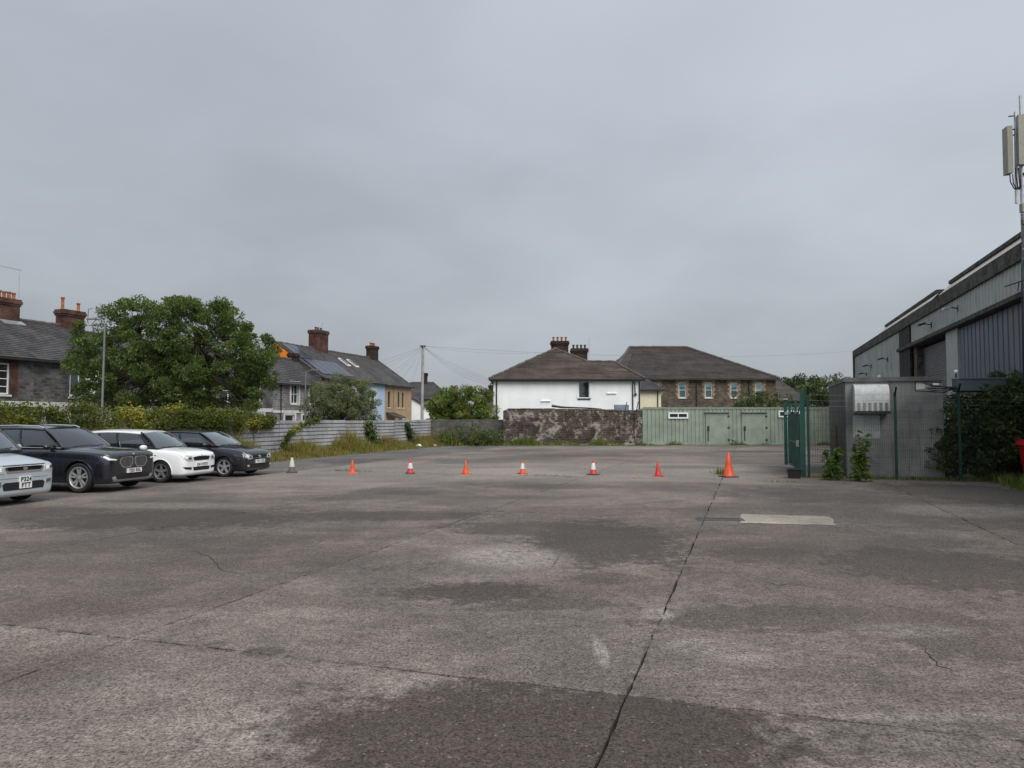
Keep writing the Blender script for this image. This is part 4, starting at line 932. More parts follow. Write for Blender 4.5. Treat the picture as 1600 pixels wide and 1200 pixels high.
# ------------------------------------------------------------------ phone mast at the right edge
m_panel = surf('antenna_panel', (.25, .245, .20), .5, var=.08, bump=0)
Ym = 20.
ma = thing('phone_mast', 'slender phone mast with beige antenna panels at the photo edge', 'mast', Vector((P(1602, 400, Ym).x, Ym, 0)))
mo = Vector((P(1602, 400, Ym).x, Ym, 0))
def mp(px, py, dy=0.): q = P(px, py, Ym) - mo; return Vector((q.x, dy, q.z))
zt = mp(1600, 150).z
mb = MB()
for dx, dy in ((-.08, -.08), (.08, -.08), (0, .1)): mb.tube([(dx, dy, 0), (dx, dy, zt - .6)], .022, 8)
z = .3
while z < zt - .9:
    mb.bar((-.08, -.08, z), (.08, -.08, z + .3), .012); mb.bar((.08, -.08, z + .3), (0, .1, z + .6), .012); mb.bar((-.08, -.08, z), (0, .1, z + .3), .012); z += .3
mb.build('lattice', m_galv, ma)
mb = MB(); mb.tube([(-.01, -.02, zt - 1.2), (-.01, -.02, zt)], .035, 8); mb.tube([mp(1588.5, 318), mp(1586.5, 175)], .04, 8); mb.build('pole', m_galv, ma, smooth=60)
a0, a1 = mp(1574.5, 272.5), mp(1572.5, 199.5)
mb = MB(); mb.hexa([(a0.x - .06, -.12, a0.z), (a0.x + .06, -.16, a0.z), (a0.x + .09, .1, a0.z), (a0.x - .03, .14, a0.z)], [(a1.x - .06, -.12, a1.z), (a1.x + .06, -.16, a1.z), (a1.x + .09, .1, a1.z), (a1.x - .03, .14, a1.z)]); mb.build('antenna', m_panel, ma)
a0, a1 = mp(1584, 261), mp(1582.5, 184)
mb = MB(); mb.hexa([(a0.x, -.22, a0.z), (a0.x + .5, -.3, a0.z), (a0.x + .5, -.12, a0.z), (a0.x + .04, -.06, a0.z)], [(a1.x, -.22, a1.z), (a1.x + .5, -.3, a1.z), (a1.x + .5, -.12, a1.z), (a1.x + .04, -.06, a1.z)]); mb.build('antenna', m_panel, ma)
mb = MB()
for py_ in (203, 212, 182): mb.bar(mp(1576, py_), mp(1602, py_ - 3), .03)
mb.build('clamp', m_iron, ma)
for k in range(4):
    s0 = mp(1574 + k * 4.5, 274 - (k > 1) * 10, -.1); mb = MB()
    mb.tube([s0, s0 + Vector((.01, 0, -.22 - .04 * k)), mp(1583 + k * 3, 296, -.05), mp(1593 + k, 296 - 4 * k, 0), mp(1597 + k, 270, 0)], .016, 6); mb.build('cable', m_black, ma, smooth=60)
for k, (pxa, pya, pyb) in enumerate(((1592, 320, 333), (1594, 344, 352))):
    a, b = mp(pxa, pyb), mp(pxa + 6, pya); mb = MB(); mb.box(a.x, -.15, a.z, b.x, -.02, b.z); mb.build('junction_box', m_panel, ma)
for k in range(3):
    mb = MB(); mb.tube([mp(1592.5 + k * 1.6, 336, -.1), mp(1593 + k * 1.5, 450, -.08), mp(1594.5 + k, 600, -.1)], .009, 5); mb.build('cable', m_black, ma)
b = mp(1570, 447); mb = MB(); mb.bar(mp(1600, 438), mp(1570, 448), .03); mb.bar(mp(1592, 440), mp(1590, 455), .02); mb.bar(mp(1597, 440), mp(1596, 455), .02); mb.build('side_arm', m_iron, ma)

# ------------------------------------------------------------------ red bin
m_red = surf('red_bin_plastic', (.42, .012, .02), .4, var=.1, bump=0)
bn = thing('wheeled_bin', 'large red wheeled bin cut off by the right edge of the photo', 'bin', Vector((14.98, 20.6, 0)), -TH)
mb = MB(); mb.hexa([(-.48, -.35, .16), (.55, -.35, .16), (.55, .4, .16), (-.48, .4, .16)], [(-.6, -.45, 1.1), (.65, -.45, 1.1), (.65, .5, 1.1), (-.6, .5, 1.1)]); mb.build('body', m_red, bn)
mb = MB(); mb.hexa([(-.68, -.5, 1.1), (.7, -.5, 1.1), (.7, .55, 1.1), (-.68, .55, 1.1)], [(-.66, -.48, 1.17), (.68, -.48, 1.17), (.6, .5, 1.26), (-.58, .5, 1.26)]); mb.build('lid', m_red, bn)
for x in (-.36, .42):
    for y_ in (-.28, .32): mb = MB(); mb.lathe([(.02, -.03), (.09, -.03), (.1, 0), (.09, .03), (.02, .03)], 14, (x, y_, .1), 'y'); mb.build('wheel', m_black, bn)

# ------------------------------------------------------------------ lamp posts, telegraph pole
m_lampp = surf('lamp_post_grey', (.15, .155, .155), .55, .2, var=.12, bump=0)
lp = thing('street_lamp', 'grey street lamp post in front of the big tree', 'street lamp', G(157, 654 + 1.85 * FPX / 30.0))
lo = lp.location; H1 = P(160, 499, 30).z
mb = MB(); mb.tube([(0, 0, 0), (0, 0, 1.2), (0, 0, 1.3), (.03, 0, H1 - .5), (.02, 0, H1 - .2), (-.1, 0, H1), (-.35, 0, H1 + .05)], [.075, .075, .048, .04, .034, .03, .026], 10); mb.build('column', m_lampp, lp, smooth=60)
mb = MB(); mb.hexa([(-.72, -.08, H1 + .01), (-.33, -.09, H1 + .02), (-.33, .09, H1 + .02), (-.72, .08, H1 + .01)], [(-.70, -.06, H1 + .06), (-.33, -.06, H1 + .09), (-.33, .06, H1 + .09), (-.70, .06, H1 + .06)]); mb.build('lamp_head', m_lampp, lp)
mb = MB(); mb.tube([(-.3, 0, H1 + .06), (-.55, 0, H1 - .25), (-.68, 0, H1 - .1), (-.66, 0, H1 + .45), (-.5, 0, H1 + .47)], .018, 6); mb.build('bracket', m_lampp, lp, smooth=60)
lp = thing('street_lamp', 'short grey street lamp post beside the willow by the sash window', 'street lamp', G(476, 654 + 1.85 * FPX / 44.0))
H2 = P(476, 580, 44).z
mb = MB(); mb.tube([(0, 0, 0), (0, 0, 1.2), (0, 0, H2)], [.08, .06, .045], 8); mb.bar((0, 0, H2), (.45, 0, H2 + .06), .05); mb.build('column', m_lampp, lp)
mb = MB(); mb.box(.3, -.09, H2 + .05, .8, .09, H2 + .14); mb.build('lamp_head', m_lampp, lp)
YP = 62.
tp = thing('telegraph_pole', 'tall pale telegraph pole with drop wires fanning out', 'pole', P(659.5, 688, YP) * 1.0)
tp.location.z = 0; po = tp.location.copy(); HP = P(660, 540, YP).z
mb = MB(); mb.tube([(-.02, 0, -.1), (0, 0, HP * .5), (.03, 0, HP)], [.14, .125, .11], 10); mb.build('shaft', surf('pole_timber', (.30, .30, .29), .85, var=.2, scale=2, streak=.25), tp, smooth=60)
mb = MB(); mb.box(-.2, -.06, HP - .1, .25, .06, HP + .02); mb.tube([(.03, -.14, HP - .2), (.03, -.14, HP - .02)], .06, 8); mb.build('cap', m_black, tp)
m_cable = surf('cable_grey', (.10, .10, .105), .6, bump=0)
def wire(a, b, sag, r=.006, n=14):
    a, b = Vector(a), Vector(b); mb = MB(); mb.tube([a.lerp(b, i / n) - Vector((0, 0, sag * 4 * (i / n) * (1 - i / n))) for i in range(n + 1)], r, 4)
    mb.build('wire', m_cable, tp, -po)
top = po + Vector((.03, 0, HP - .05))
for k, tgt in enumerate((S(-35.1, 50, 5.0), S(-35.1, 57, 5.6), S(-35.1, 60, 5.6), S(-35.1, 64, 5.5), S(-35.1, 66, 5.5), S(-35.1, 69, 5.4), S(-35.1, 72.5, 5.4))): wire(top, tgt, .5)
for k, tgt in enumerate((P(768, 593, 56.5), P(767, 595, 56.6), P(768, 598, 56.9), P(767, 601, 57.0))): wire(top, tgt, .25 + .12 * k, .008)
wire(top, P(1340, 548, 110), .9, .008); wire(top, P(870, 549, 75), .4, .006)

# ------------------------------------------------------------------ traffic cones
def plastic(n, c, r=.45): return surf(n, c, r, var=.14, scale=6, fine=40, fvar=.06, bump=0, streak=.15, streakcol=(.08, .04, .03))
m_or, m_rd, m_wh, m_dk, m_dirtyw, m_brn = plastic('cone_orange', (.62, .085, .022)), plastic('cone_red', (.50, .04, .03)), plastic('cone_white', (.66, .65, .63)), plastic('cone_base_dark', (.05, .035, .032), .7), plastic('cone_dirty_white', (.52, .51, .48)), plastic('cone_brown', (.11, .085, .07), .7)
def cone(label, px, py, h, r0, body, base, bands=(), tilt=0.):
    c = thing('traffic_cone', label, 'traffic cone', G(px, py), RS.uniform(0, 1.5), 'row of traffic cones across the yard')
    c.rotation_euler.x = tilt
    mb = MB(); a = r0 * 1.45; mb.hexa([(-a, -a, 0), (a, -a, 0), (a, a, 0), (-a, a, 0)], [(-a * .94, -a * .94, .035), (a * .94, -a * .94, .035), (a * .94, a * .94, .035), (-a * .94, a * .94, .035)]); mb.build('base', base, c)
    rt = r0 * .2; R = lambda z: r0 + (rt - r0) * (z - .035) / (h - .035)
    mb = MB(); mb.lathe([(r0 * 1.08, .035), (r0 * 1.06, .06), (r0 * .97, .075), (R(h * .5), h * .5), (rt, h - .006), (rt * .8, h), (rt * .55, h), (rt * .5, h - .03)], 20); mb.build('shaft', body, c, smooth=40)
    for f0, f1, m in bands:
        z0, z1 = h * f0, h * f1; mb = MB(); mb.lathe([(R(z0) + .001, z0), (R(z0) + .006, z0), (R(z1) + .006, z1), (R(z1) + .001, z1)], 20); mb.build('sleeve', m, c, smooth=40)
    return c
cone('dirty white traffic cone with brown foot beside the black hatchback', 456, 738.5, .53, .125, m_brn, m_dk, [(.38, .97, m_dirtyw)])
cone('small plain orange cone, first to the right of the dirty white cone', 550.5, 739.5, .45, .10, m_or, m_or, (), .03)
cone('small red cone with white sleeve and bent red tip, between two plain orange cones', 641, 740, .50, .11, m_rd, m_dk, [(.36, .72, m_wh)], .05)
cone('small plain orange cone left of the middle of the row', 727.5, 740.5, .45, .10, m_or, m_or)
cone('small orange cone with a white band, in the middle of the row', 816.5, 740.5, .45, .10, m_or, m_rd, [(.38, .78, m_wh)])
cone('small white-banded cone with dark red top and dark base', 927, 742, .50, .11, m_rd, m_dk, [(.36, .78, m_wh)])
cone('small plain reddish cone next to the tall orange cone', 1028.5, 744.5, .47, .10, m_rd, m_rd, (), -.035)
cone('tall plain orange traffic cone at the right end of the row', 1138.5, 745.5, .78, .165, m_or, m_dk)

# ------------------------------------------------------------------ litter
def crumple(name, label, px, py, s, mat):
    mb = MB(); n = 9; vs = []; fs = []
    for i in range(6):
        for j in range(n):
            a = 2 * math.pi * j / n; t = math.pi * (i + .5) / 6; r = s * (1 + RS.uniform(-.35, .35)); vs.append((r * math.sin(t) * math.cos(a), .7 * r * math.sin(t) * math.sin(a), max(0, s * .45 + .55 * r * math.cos(t))))
    for i in range(5):
        for j in range(n): fs.append((i * n + j, i * n + (j + 1) % n, (i + 1) * n + (j + 1) % n, (i + 1) * n + j))
    fs += [tuple(range(n)), tuple(5 * n + j for j in range(n - 1, -1, -1))]; mb.add(vs, fs)
    tag(mb.build(name, mat, None, G(px, py)), label, 'litter', 'litter along the weeds')
crumple('plastic_bag', 'white crumpled plastic bag at the edge of the weeds by the hoarding end', 654, 699, .2, m_upvc)
crumple('plastic_bag', 'small white scrap of litter right of the larger bag', 679, 697.5, .12, m_upvc)
crumple('plastic_bag', 'white litter caught in the brambles by the low wall', 748, 690, .22, m_dirtyw)
crumple('plastic_bag', 'small pale scrap below the climbing plant on the hoarding', 539, 707.5, .1, m_dirtyw)

# ------------------------------------------------------------------ vegetation
def leaves(name, cen, size, mat, parent=None, loc=(0, 0, 0), up=.35, aspect=.5, droop=0., flat=0., dirs=None):
    """many leaf-sized faces (each a folded lozenge of two quads) in one mesh"""
    cen = np.asarray(cen, float); n = len(cen); sz = size * RS.uniform(.6, 1.35, n)
    d = RS.normal(0, 1, (n, 3)); d[:, 2] = d[:, 2] * (1 - flat) - droop
    if dirs is not None: d = d * .55 + dirs
    d /= np.linalg.norm(d, axis=1, keepdims=True) + 1e-9
    nn = RS.normal(0, 1, (n, 3)); nn[:, 2] += up * 3
    s = np.cross(d, nn); s /= np.linalg.norm(s, axis=1, keepdims=True) + 1e-9
    k = np.cross(s, d)
    a = cen - d * sz[:, None] * .5; b = cen + d * sz[:, None] * .5
    w = sz[:, None] * aspect * .5
    l = cen + s * w + k * w * .35; r = cen - s * w + k * w * .35
    V = np.stack([a, r, b, l], 1).reshape(-1, 3)
    me = bpy.data.meshes.new(name); me.vertices.add(n * 4); me.vertices.foreach_set('co', V.ravel())
    q = np.arange(n) * 4; F = np.stack([q, q + 1, q + 2, q, q + 2, q + 3], 1).ravel()
    me.loops.add(n * 6); me.loops.foreach_set('vertex_index', F.astype(np.int32))
    me.polygons.add(n * 2); me.polygons.foreach_set('loop_start', (np.arange(n * 2) * 3).astype(np.int32)); me.polygons.foreach_set('loop_total', np.full(n * 2, 3, np.int32))
    me.materials.append(mat); me.update(calc_edges=True); me.validate()
    return link(name, me, parent, loc)

m_bark = surf('bark', (.055, .045, .036), .9, var=.4, scale=5, fine=30, bump=.6)
m_ash = leafmat('ash_leaf', (.036, .060, .013), (.140, .185, .052), None, 1.3)
m_will = leafmat('willow_leaf', (.09, .108, .05), (.20, .215, .12), None, .7)
m_bush = leafmat('bush_leaf', (.066, .102, .017), (.15, .195, .034), (.30, .28, .10), 1.1)
m_ivy = leafmat('ivy_leaf', (.046, .068, .012), (.145, .158, .03), (.34, .29, .055), .75)
m_shrub = leafmat('dark_shrub_leaf', (.034, .062, .022), (.12, .155, .055), (.19, .18, .045), 1.2)
m_elder = leafmat('elder_leaf', (.038, .060, .018), (.095, .118, .045), (.25, .25, .15), 1.5)
m_far = leafmat('far_leaf', (.022, .042, .012), (.055, .085, .022), None, .5)
m_grassy = leafmat('dry_grass', (.145, .128, .03), (.31, .245, .08), (.22, .13, .058), .5)
m_grassg = leafmat('green_grass', (.072, .105, .018), (.165, .19, .04), (.24, .21, .06), .6)
m_weed = leafmat('weed_leaf', (.06, .10, .022), (.14, .185, .05), None, 1.)

def tree(name, label, base, height, crown, ntips, clump, per, leafsize, mat, trunk_r=.22, fork=.3, cat='tree', shape='round', droop=.1, aspect=.45, seed=1, flatten=.7, interior=.25, stems=1, up=.35, boxy=2., low=-.75, plumes=0):
    """crown = (cx, cy, cz, rx, ry, rz) relative to the base; limbs reach to clumps spread through it"""
    rs = np.random.RandomState(seed); t = thing(name, label, cat, base)
    cx, cy, cz, rx, ry, rz = crown; tips = []
    no = int(ntips * (1 - interior))
    for i in range(no):                                     # outer clumps spread evenly, then jittered
        zc = 1 - 2 * (i + .5) / no; a = i * 2.39996 + rs.normal(0, .12); rr = math.sqrt(1 - zc * zc); p = np.array([rr * math.cos(a), rr * math.sin(a), zc])
        p /= (np.abs(p) ** boxy).sum() ** (1 / boxy); q = p * rs.uniform(.70, 1.1)
        if q[2] < low: continue
        tips.append((cx + q[0] * rx, cy + q[1] * ry, cz + q[2] * rz))
    for i in range(plumes):
        a = rs.uniform(0, 6.283); r = rs.uniform(0, .85); tips.append((cx + math.cos(a) * r * rx, cy + math.sin(a) * r * ry, cz + rz * (1.02 + rs.uniform(0, .14)) * (1 - .25 * r * r)))
    while len(tips) < ntips:
        p = rs.normal(0, 1, 3); p /= (np.abs(p) ** boxy).sum() ** (1 / boxy); r = rs.uniform(.2, .75)
        r *= rs.uniform(.86, 1.08); q = p * r
        if q[2] < low: continue
        tips.append((cx + q[0] * rx, cy + q[1] * ry, cz + q[2] * rz))
    tips = np.array(tips)
    mb = MB(); fz = fork * height
    limbs = []
    for s_ in range(stems):
        b0 = Vector((rs.uniform(-.15, .15) * stems, rs.uniform(-.15, .15) * stems, -.1)) if stems > 1 else Vector((0, 0, -.1))
        f = Vector((cx * .25 + rs.normal(0, .1), cy * .25 + rs.normal(0, .1), fz))
        mb.tube([b0, b0.lerp(f, .5) + Vector((rs.normal(0, .06), rs.normal(0, .06), 0)), f], [trunk_r * 1.25, trunk_r, trunk_r * .85], 9)
        nl = 7
        for k in range(nl):
            a = 2 * math.pi * (k + rs.uniform(-.3, .3)) / nl; e = rs.uniform(.25, .95)
            tgt = Vector((cx + math.cos(a) * rx * .62 * (1.15 - e * .5), cy + math.sin(a) * ry * .62 * (1.15 - e * .5), cz + rz * (-.35 + e * 1.0)))
            mid = f.lerp(tgt, .5) + Vector((rs.normal(0, .2), rs.normal(0, .2), rs.uniform(.0, .35)))
            pts = [f, f.lerp(mid, .6), mid, mid.lerp(tgt, .6) + Vector((0, 0, .1)), tgt]
            mb.tube(pts, [trunk_r * .62, trunk_r * .48, trunk_r * .36, trunk_r * .25, trunk_r * .14], 7); limbs += pts[1:]
    for p in tips:
        p = Vector(p); q = min(limbs, key=lambda x: (x - p).length); mid = q.lerp(p, .5) + Vector((rs.normal(0, .1), rs.normal(0, .1), rs.uniform(-.05, .2)))
        mb.tube([q, mid, p], [trunk_r * .13, trunk_r * .09, trunk_r * .04], 4, False)
    mb.build('trunk', m_bark, t, fix=False, smooth=70)
    L = []; D = []
    for p in tips:
        c = clump * rs.uniform(.65, 1.3); n = int(per * rs.uniform(.7, 1.3)); g_ = rs.normal(0, 1, (n, 3)); g_ /= np.linalg.norm(g_, axis=1, keepdims=True)
        rr = rs.uniform(.25, 1, n) ** .6; off = g_ * rr[:, None] * c; off[:, 2] *= flatten
        L.append(p + off); D.append(g_ * .8)
    leaves('crown', np.concatenate(L), leafsize, mat, t, up=up, aspect=aspect, droop=droop, dirs=np.concatenate(D))
    return t

# the big ash, wind-blown willow, bushes
bt = P(272, 600, 36.); tree('ash_tree', 'large broad green tree in front of the stone terrace', (bt.x, 36., 0), 7.9, (.15, 0, 4.5, 4.6, 2.9, 2.75), 410, .45, 260, .135, m_ash, .2, .3, seed=3, interior=.28, boxy=2.5, low=-.95, plumes=34)
tree('willow_tree', 'pale olive feathery tree behind the hoarding in front of the terrace', (P(535, 600, 45.).x, 45., 0), 4.3, (0, 0, 2.55, 2.1, 1.4, 1.75), 150, .40, 190, .18, m_will, .1, .3, seed=5, aspect=.22, droop=-.5, stems=2, low=-.9)
tree('hedge_bush', 'rounded yellow green bush left of the white house', (P(721, 600, 56.).x, 56., 0), 4.1, (0, 0, 2.3, 2.4, 1.6, 1.75), 170, .45, 200, .14, m_bush, .08, .25, cat='bush', seed=6, stems=2, aspect=.55, boxy=2.6, low=-.95)
tree('elder_bush', 'elder bush flowering above the container in front of the stone building', (P(1188, 600, 60.).x, 60., 0), 4., (0, 0, 2.4, 2.7, 1.6, 1.65), 100, .42, 110, .17, m_elder, .08, .25, cat='bush', seed=8, stems=2)
tree('far_tree', 'dark tree behind the low brown roof, left of two', (P(1243, 600, 108.).x, 108., 0), 8., (0, 0, 5.0, 4.0, 3.2, 3.2), 70, .9, 110, .4, m_far, .2, .3, seed=9)
tree('far_tree', 'grey green tree rising behind the kiosk', (P(1300, 600, 66.).x, 66., 0), 5.6, (0, 0, 3.5, 2.7, 2., 2.3), 80, .6, 120, .24, m_elder, .14, .3, seed=10)
tree('far_tree', 'small far treetop behind the slate roof beside the telegraph pole', (P(676, 600, 112.).x, 112., 0), 7., (0, 0, 4.9, 1.6, 1.6, 1.6), 30, .6, 70, .35, m_far, .15, .3, seed=12)
sx = P(1560, 680, 23.2)
tree('dark_shrub', 'dense dark shrub growing through the fence below the cable box', (sx.x, 22.5, 0), 2.9, (0, .0, 1.5, 1.8, 1.1, 1.55), 200, .36, 170, .14, m_shrub, .06, .2, cat='shrub', seed=13, stems=2, interior=.4)
tree('dark_shrub', 'low dark shrub spreading against the kiosk wall behind the fence post', (P(1480, 700, 22.9).x, 23.0, 0), 1.6, (0, -.2, .85, .62, .5, .85), 60, .25, 140, .10, m_shrub, .03, .2, cat='shrub', seed=14, stems=2, interior=.4)

# ivy draped over the hoarding
L = []; D = []
for i in range(420):
    u = RS.uniform(11, 29.6); k = .5 + .5 * math.sin(u * 1.9) * math.sin(u * .83 + 1); k2 = .5 + .5 * math.sin(u * 1.1 + 2)
    tail = min(1, (29.8 - u) / 3.5)
    top = 1.90 + (.08 + .30 * k) * tail; bot = 1.45 - .35 * k2 * tail + (.15 if u > 27 else 0)
    z = RS.uniform(bot, top); bul = .32 * math.sin(math.pi * (z - bot) / (top - bot + .01)) ** .6 + .05
    c = S(-21.45 + RS.uniform(.02, bul), u, z); n = 80; off = RS.normal(0, 1, (n, 3)) * (.13, .17, .12); L.append(np.array(c) + off); D.append(np.tile([.5, -.25, -.15], (n, 1)))
for i in range(90):
    u = RS.uniform(11, 28.5); c = S(-21.7 + RS.normal(0, .1), u, 1.98 + .35 * RS.rand() * (.5 + .5 * math.sin(u * 1.9) * math.sin(u * .83 + 1))); n = 70; L.append(np.array(c) + RS.normal(0, 1, (n, 3)) * (.14, .18, .13)); D.append(np.tile([.2, -.2, .3], (n, 1)))
iv = thing('ivy', 'thick yellow green ivy draped over the top of the hoarding behind the cars', 'ivy', (0, 0, 0))
leaves('foliage', np.concatenate(L), .078, m_ivy, iv, aspect=.8, dirs=np.concatenate(D))
mb = MB()
for i in range(14):
    u = 12 + i * 1.25; mb.tube([S(-21.4, u, 0), S(-21.42, u + .1, .9), S(-21.4, u + RS.normal(0, .3), 1.7)], [.025, .018, .01], 5)
mb.build('stem', m_bark, iv)

def climber(name, label, pts, n, spread, size, mat, cat='climbing plant'):
    t = thing(name, label, cat, (0, 0, 0)); L = []
    for i in range(n):
        k = RS.uniform(0, len(pts) - 1.001); a, b = Vector(pts[int(k)]), Vector(pts[int(k) + 1]); p = a.lerp(b, k - int(k)); s_ = spread * (.5 + RS.rand()); L.append(np.array(p) + RS.normal(0, 1, (30, 3)) * s_)
    leaves('foliage', np.concatenate(L), size, mat, t, aspect=.7)
    mb = MB(); mb.tube([Vector(p) for p in pts], [.02] * len(pts), 5); mb.build('stem', m_bark, t)
    return t
climber('climber', 'climbing plant running up the hoarding towards its top, left of the willow', [S(-21.35, 30.4, .5), S(-21.38, 31.0, 1.1), S(-21.38, 32.0, 1.5), S(-21.4, 33.6, 1.85)], 46, .09, .1, m_ivy)
climber('climber', 'dark leafy climber standing against the middle of the hoarding', [S(-21.2, 39.3, .05), S(-21.25, 39.1, .8), S(-21.35, 38.6, 1.5)], 60, .16, .13, m_shrub)
climber('climber', 'thin climber on the hoarding seam near its far end', [S(-21.2, 44.6, .1), S(-21.25, 44.2, .9), S(-21.35, 43.8, 1.6)], 34, .12, .12, m_shrub)
L = []
pts_ = [(720, 688), (735, 684), (745, 690), (760, 690), (705, 690), (752, 682), (772, 692)]
for px_, py_ in pts_:
    for j in range(14): q = P(px_ + RS.normal(0, 9), py_, 50.8 + RS.normal(0, .4)); q.z = abs(RS.normal(.5, .4)); L.append(np.array(q) + RS.normal(0, .2, (40, 3)))
L = np.concatenate(L); L = L[L[:, 2] > .02]
br = thing('bramble', 'dark bramble thicket heaped against the low wall', 'shrub', (0, 0, 0)); leaves('foliage', L, .13, m_shrub, br, aspect=.6)
mb = MB()
for i in range(12): q = S(0, 0); a = P(700 + i * 6, 690, 50.9); a.z = 0; mb.tube([a, a + Vector((RS.normal(0, .2), -.1, .7)), a + Vector((RS.normal(0, .5), -.3, 1.0))], [.015, .012, .005], 4)
mb.build('stem', m_bark, br)

# rough grass: blades
def blades(name, label, roots, hts, mat, wid=.012, lean=.35):
    roots = np.asarray(roots); n = len(roots); a = RS.uniform(0, 2 * math.pi, n); d = np.stack([np.cos(a), np.sin(a), np.zeros(n)], 1)
    lean_a = RS.uniform(0, 2 * math.pi, n); ld = np.stack([np.cos(lean_a), np.sin(lean_a), np.zeros(n)], 1) * (np.abs(RS.normal(0, lean, n)) * hts)[:, None]
    w = (wid * RS.uniform(.6, 1.6, n))[:, None]; z = np.array([0, 0, 1.])
    p0, p1 = roots - d * w, roots + d * w; m = roots + ld * .35 + z * (hts * .6)[:, None]; m0, m1 = m - d * w * .8, m + d * w * .8; t = roots + ld + z * hts[:, None]
    V = np.stack([p0, p1, m1, m0, t], 1).reshape(-1, 3); q = np.arange(n) * 5
    F = np.stack([q, q + 1, q + 2, q, q + 2, q + 3, q + 3, q + 2, q + 4], 1).ravel()
    me = bpy.data.meshes.new(name); me.vertices.add(n * 5); me.vertices.foreach_set('co', V.ravel()); me.loops.add(n * 9); me.loops.foreach_set('vertex_index', F.astype(np.int32))
    me.polygons.add(n * 3); me.polygons.foreach_set('loop_start', (np.arange(n * 3) * 3).astype(np.int32)); me.polygons.foreach_set('loop_total', np.full(n * 3, 3, np.int32))
    me.materials.append(mat); me.update(calc_edges=True); o = link(name, me); return tag(o, label, 'grass', kind='stuff')
def scatter(n, fn):
    r = [fn() for _ in range(n)]; return np.array([p[0] for p in r]), np.array([p[1] for p in r])
def strip():
    u = RS.uniform(24, 48.2); d = abs(RS.normal(0, .9)); k = .55 + .45 * math.sin(u * .9) * math.sin(u * .37 + .6)
    if d > 1.9: d = RS.uniform(0, 1.9)
    return tuple(S(-21.35 + d, u, -.01)), max(.06, RS.uniform(.45, 1.55) * (.3 + .75 * k) * (.75 + .5 * math.sin(u * 3.7) * math.sin(u * 2.3)) * (1 - d / 2.4))
r, h_ = scatter(26000, strip); sel = RS.rand(len(r)) < .68
blades('grass', 'tall dry yellow grass along the foot of the hoarding', r[sel], h_[sel], m_grassy, .011, .3)
blades('weeds', 'green weeds mixed through the dry grass by the hoarding', r[~sel], h_[~sel] * .8, m_grassg, .018, .5)
def strip2():
    x = RS.uniform(-5.6, 9.2); y_ = 51.4 - abs(RS.normal(0, .55)); k = .5 + .5 * math.sin(x * 1.7) * math.sin(x * .6 + 1); k *= 1.5 if x < 0 else (.55 if x > 6.3 else 1)
    return (x, y_, 0), max(.03, RS.uniform(.1, .75) * k)
r, h_ = scatter(5200, strip2); blades('weeds', 'green weeds along the foot of the stained wall', r, h_, m_grassg, .018, .45)
def strip3():
    x = RS.uniform(9.2, 22.5); k = max(0, math.sin(x * 2.1) * math.sin(x * .9 + .4)); return (x, 51.35 - abs(RS.normal(0, .1)), 0), .03 + RS.uniform(.05, .4) * k
r, h_ = scatter(1300, strip3); blades('weeds', 'sparse weeds along the foot of the green container', r, h_, m_grassg, .016, .4)
def strip4():
    v_ = RS.uniform(-14, 1.5); k = max(.1, math.sin(v_ * 1.3) * math.sin(v_ * .47 + 2)); return tuple(S(v_, 23 + RS.normal(0, .03), -.02)), RS.uniform(.02, .12) * k + .015
r, h_ = scatter(1500, strip4); blades('weeds', 'tiny weeds rooted in the slab joint under the row of cones', r, h_, m_grassg, .008, .7)
q0 = G(1134, 742)
def tuft(): return (q0.x - .12 + RS.normal(0, .07), q0.y + .25 + RS.normal(0, .25), 0), RS.uniform(.08, .28)
r, h_ = scatter(70, tuft); blades('weeds', 'tuft of green weeds beside the tall orange cone', r, h_, m_grassg, .012, .4)
def bank():
    a, b = G(1530, 742), G(1640, 775); k = RS.rand(); p = a.lerp(b, k) + Vector((RS.uniform(0, 1.2), RS.uniform(-.1, 1.2), 0)); return tuple(p), RS.uniform(.08, .35)
r, h_ = scatter(3000, bank); blades('grass', 'patch of short green grass at the foot of the dark shrub', r, h_, m_grassg, .012, .5)
def fbase(): v_ = RS.uniform(1.7, 8.3); return tuple(S(v_, 24.95 + RS.normal(0, .12), 0)), RS.uniform(.03, .16)
r, h_ = scatter(1100, fbase); blades('weeds', 'low weeds along the foot of the mesh fence', r, h_, m_grassg, .01, .6)

def tall_weed(label, px, py, h, w, seed):
    rs = np.random.RandomState(seed); b = G(px, py); t = thing('tall_weed', label, 'weed', b, 0, 'tall weeds at the mesh fence'); mb = MB(); L = []; D = []
    for s_ in range(4):
        tx, ty = rs.normal(0, w * .3), rs.normal(0, w * .2); hh_ = h * rs.uniform(.6, 1) if s_ else h
        mb.tube([(rs.normal(0, .03), rs.normal(0, .03), 0), (tx * .4, ty * .4, hh_ * .5), (tx, ty, hh_)], [.012, .009, .004], 5)
        for k in range(60):
            f = rs.uniform(.03, 1) ** 1.3; a = rs.uniform(0, 6.28); ln = w * .55 * (1.05 - f * .85); 
            for j in range(3): L.append((tx * f + math.cos(a) * ln * (j + .5) / 3, ty * f + math.sin(a) * ln * (j + .5) / 3, hh_ * f + ln * (.25 - .12 * j * j))); D.append((math.cos(a) * 2.4, math.sin(a) * 2.4, .3 - .35 * j))
    mb.build('stem', m_weed, t); leaves('foliage', np.array(L), .16, m_weed, t, aspect=.36, dirs=np.array(D))
tall_weed('leafy tall weed against the kiosk corner, left of two', 1298, 750, 1.0, .62, 3)
tall_weed('leafy tall weed under the kiosk vent hood, taller of two', 1345, 752, 1.5, .62, 4)

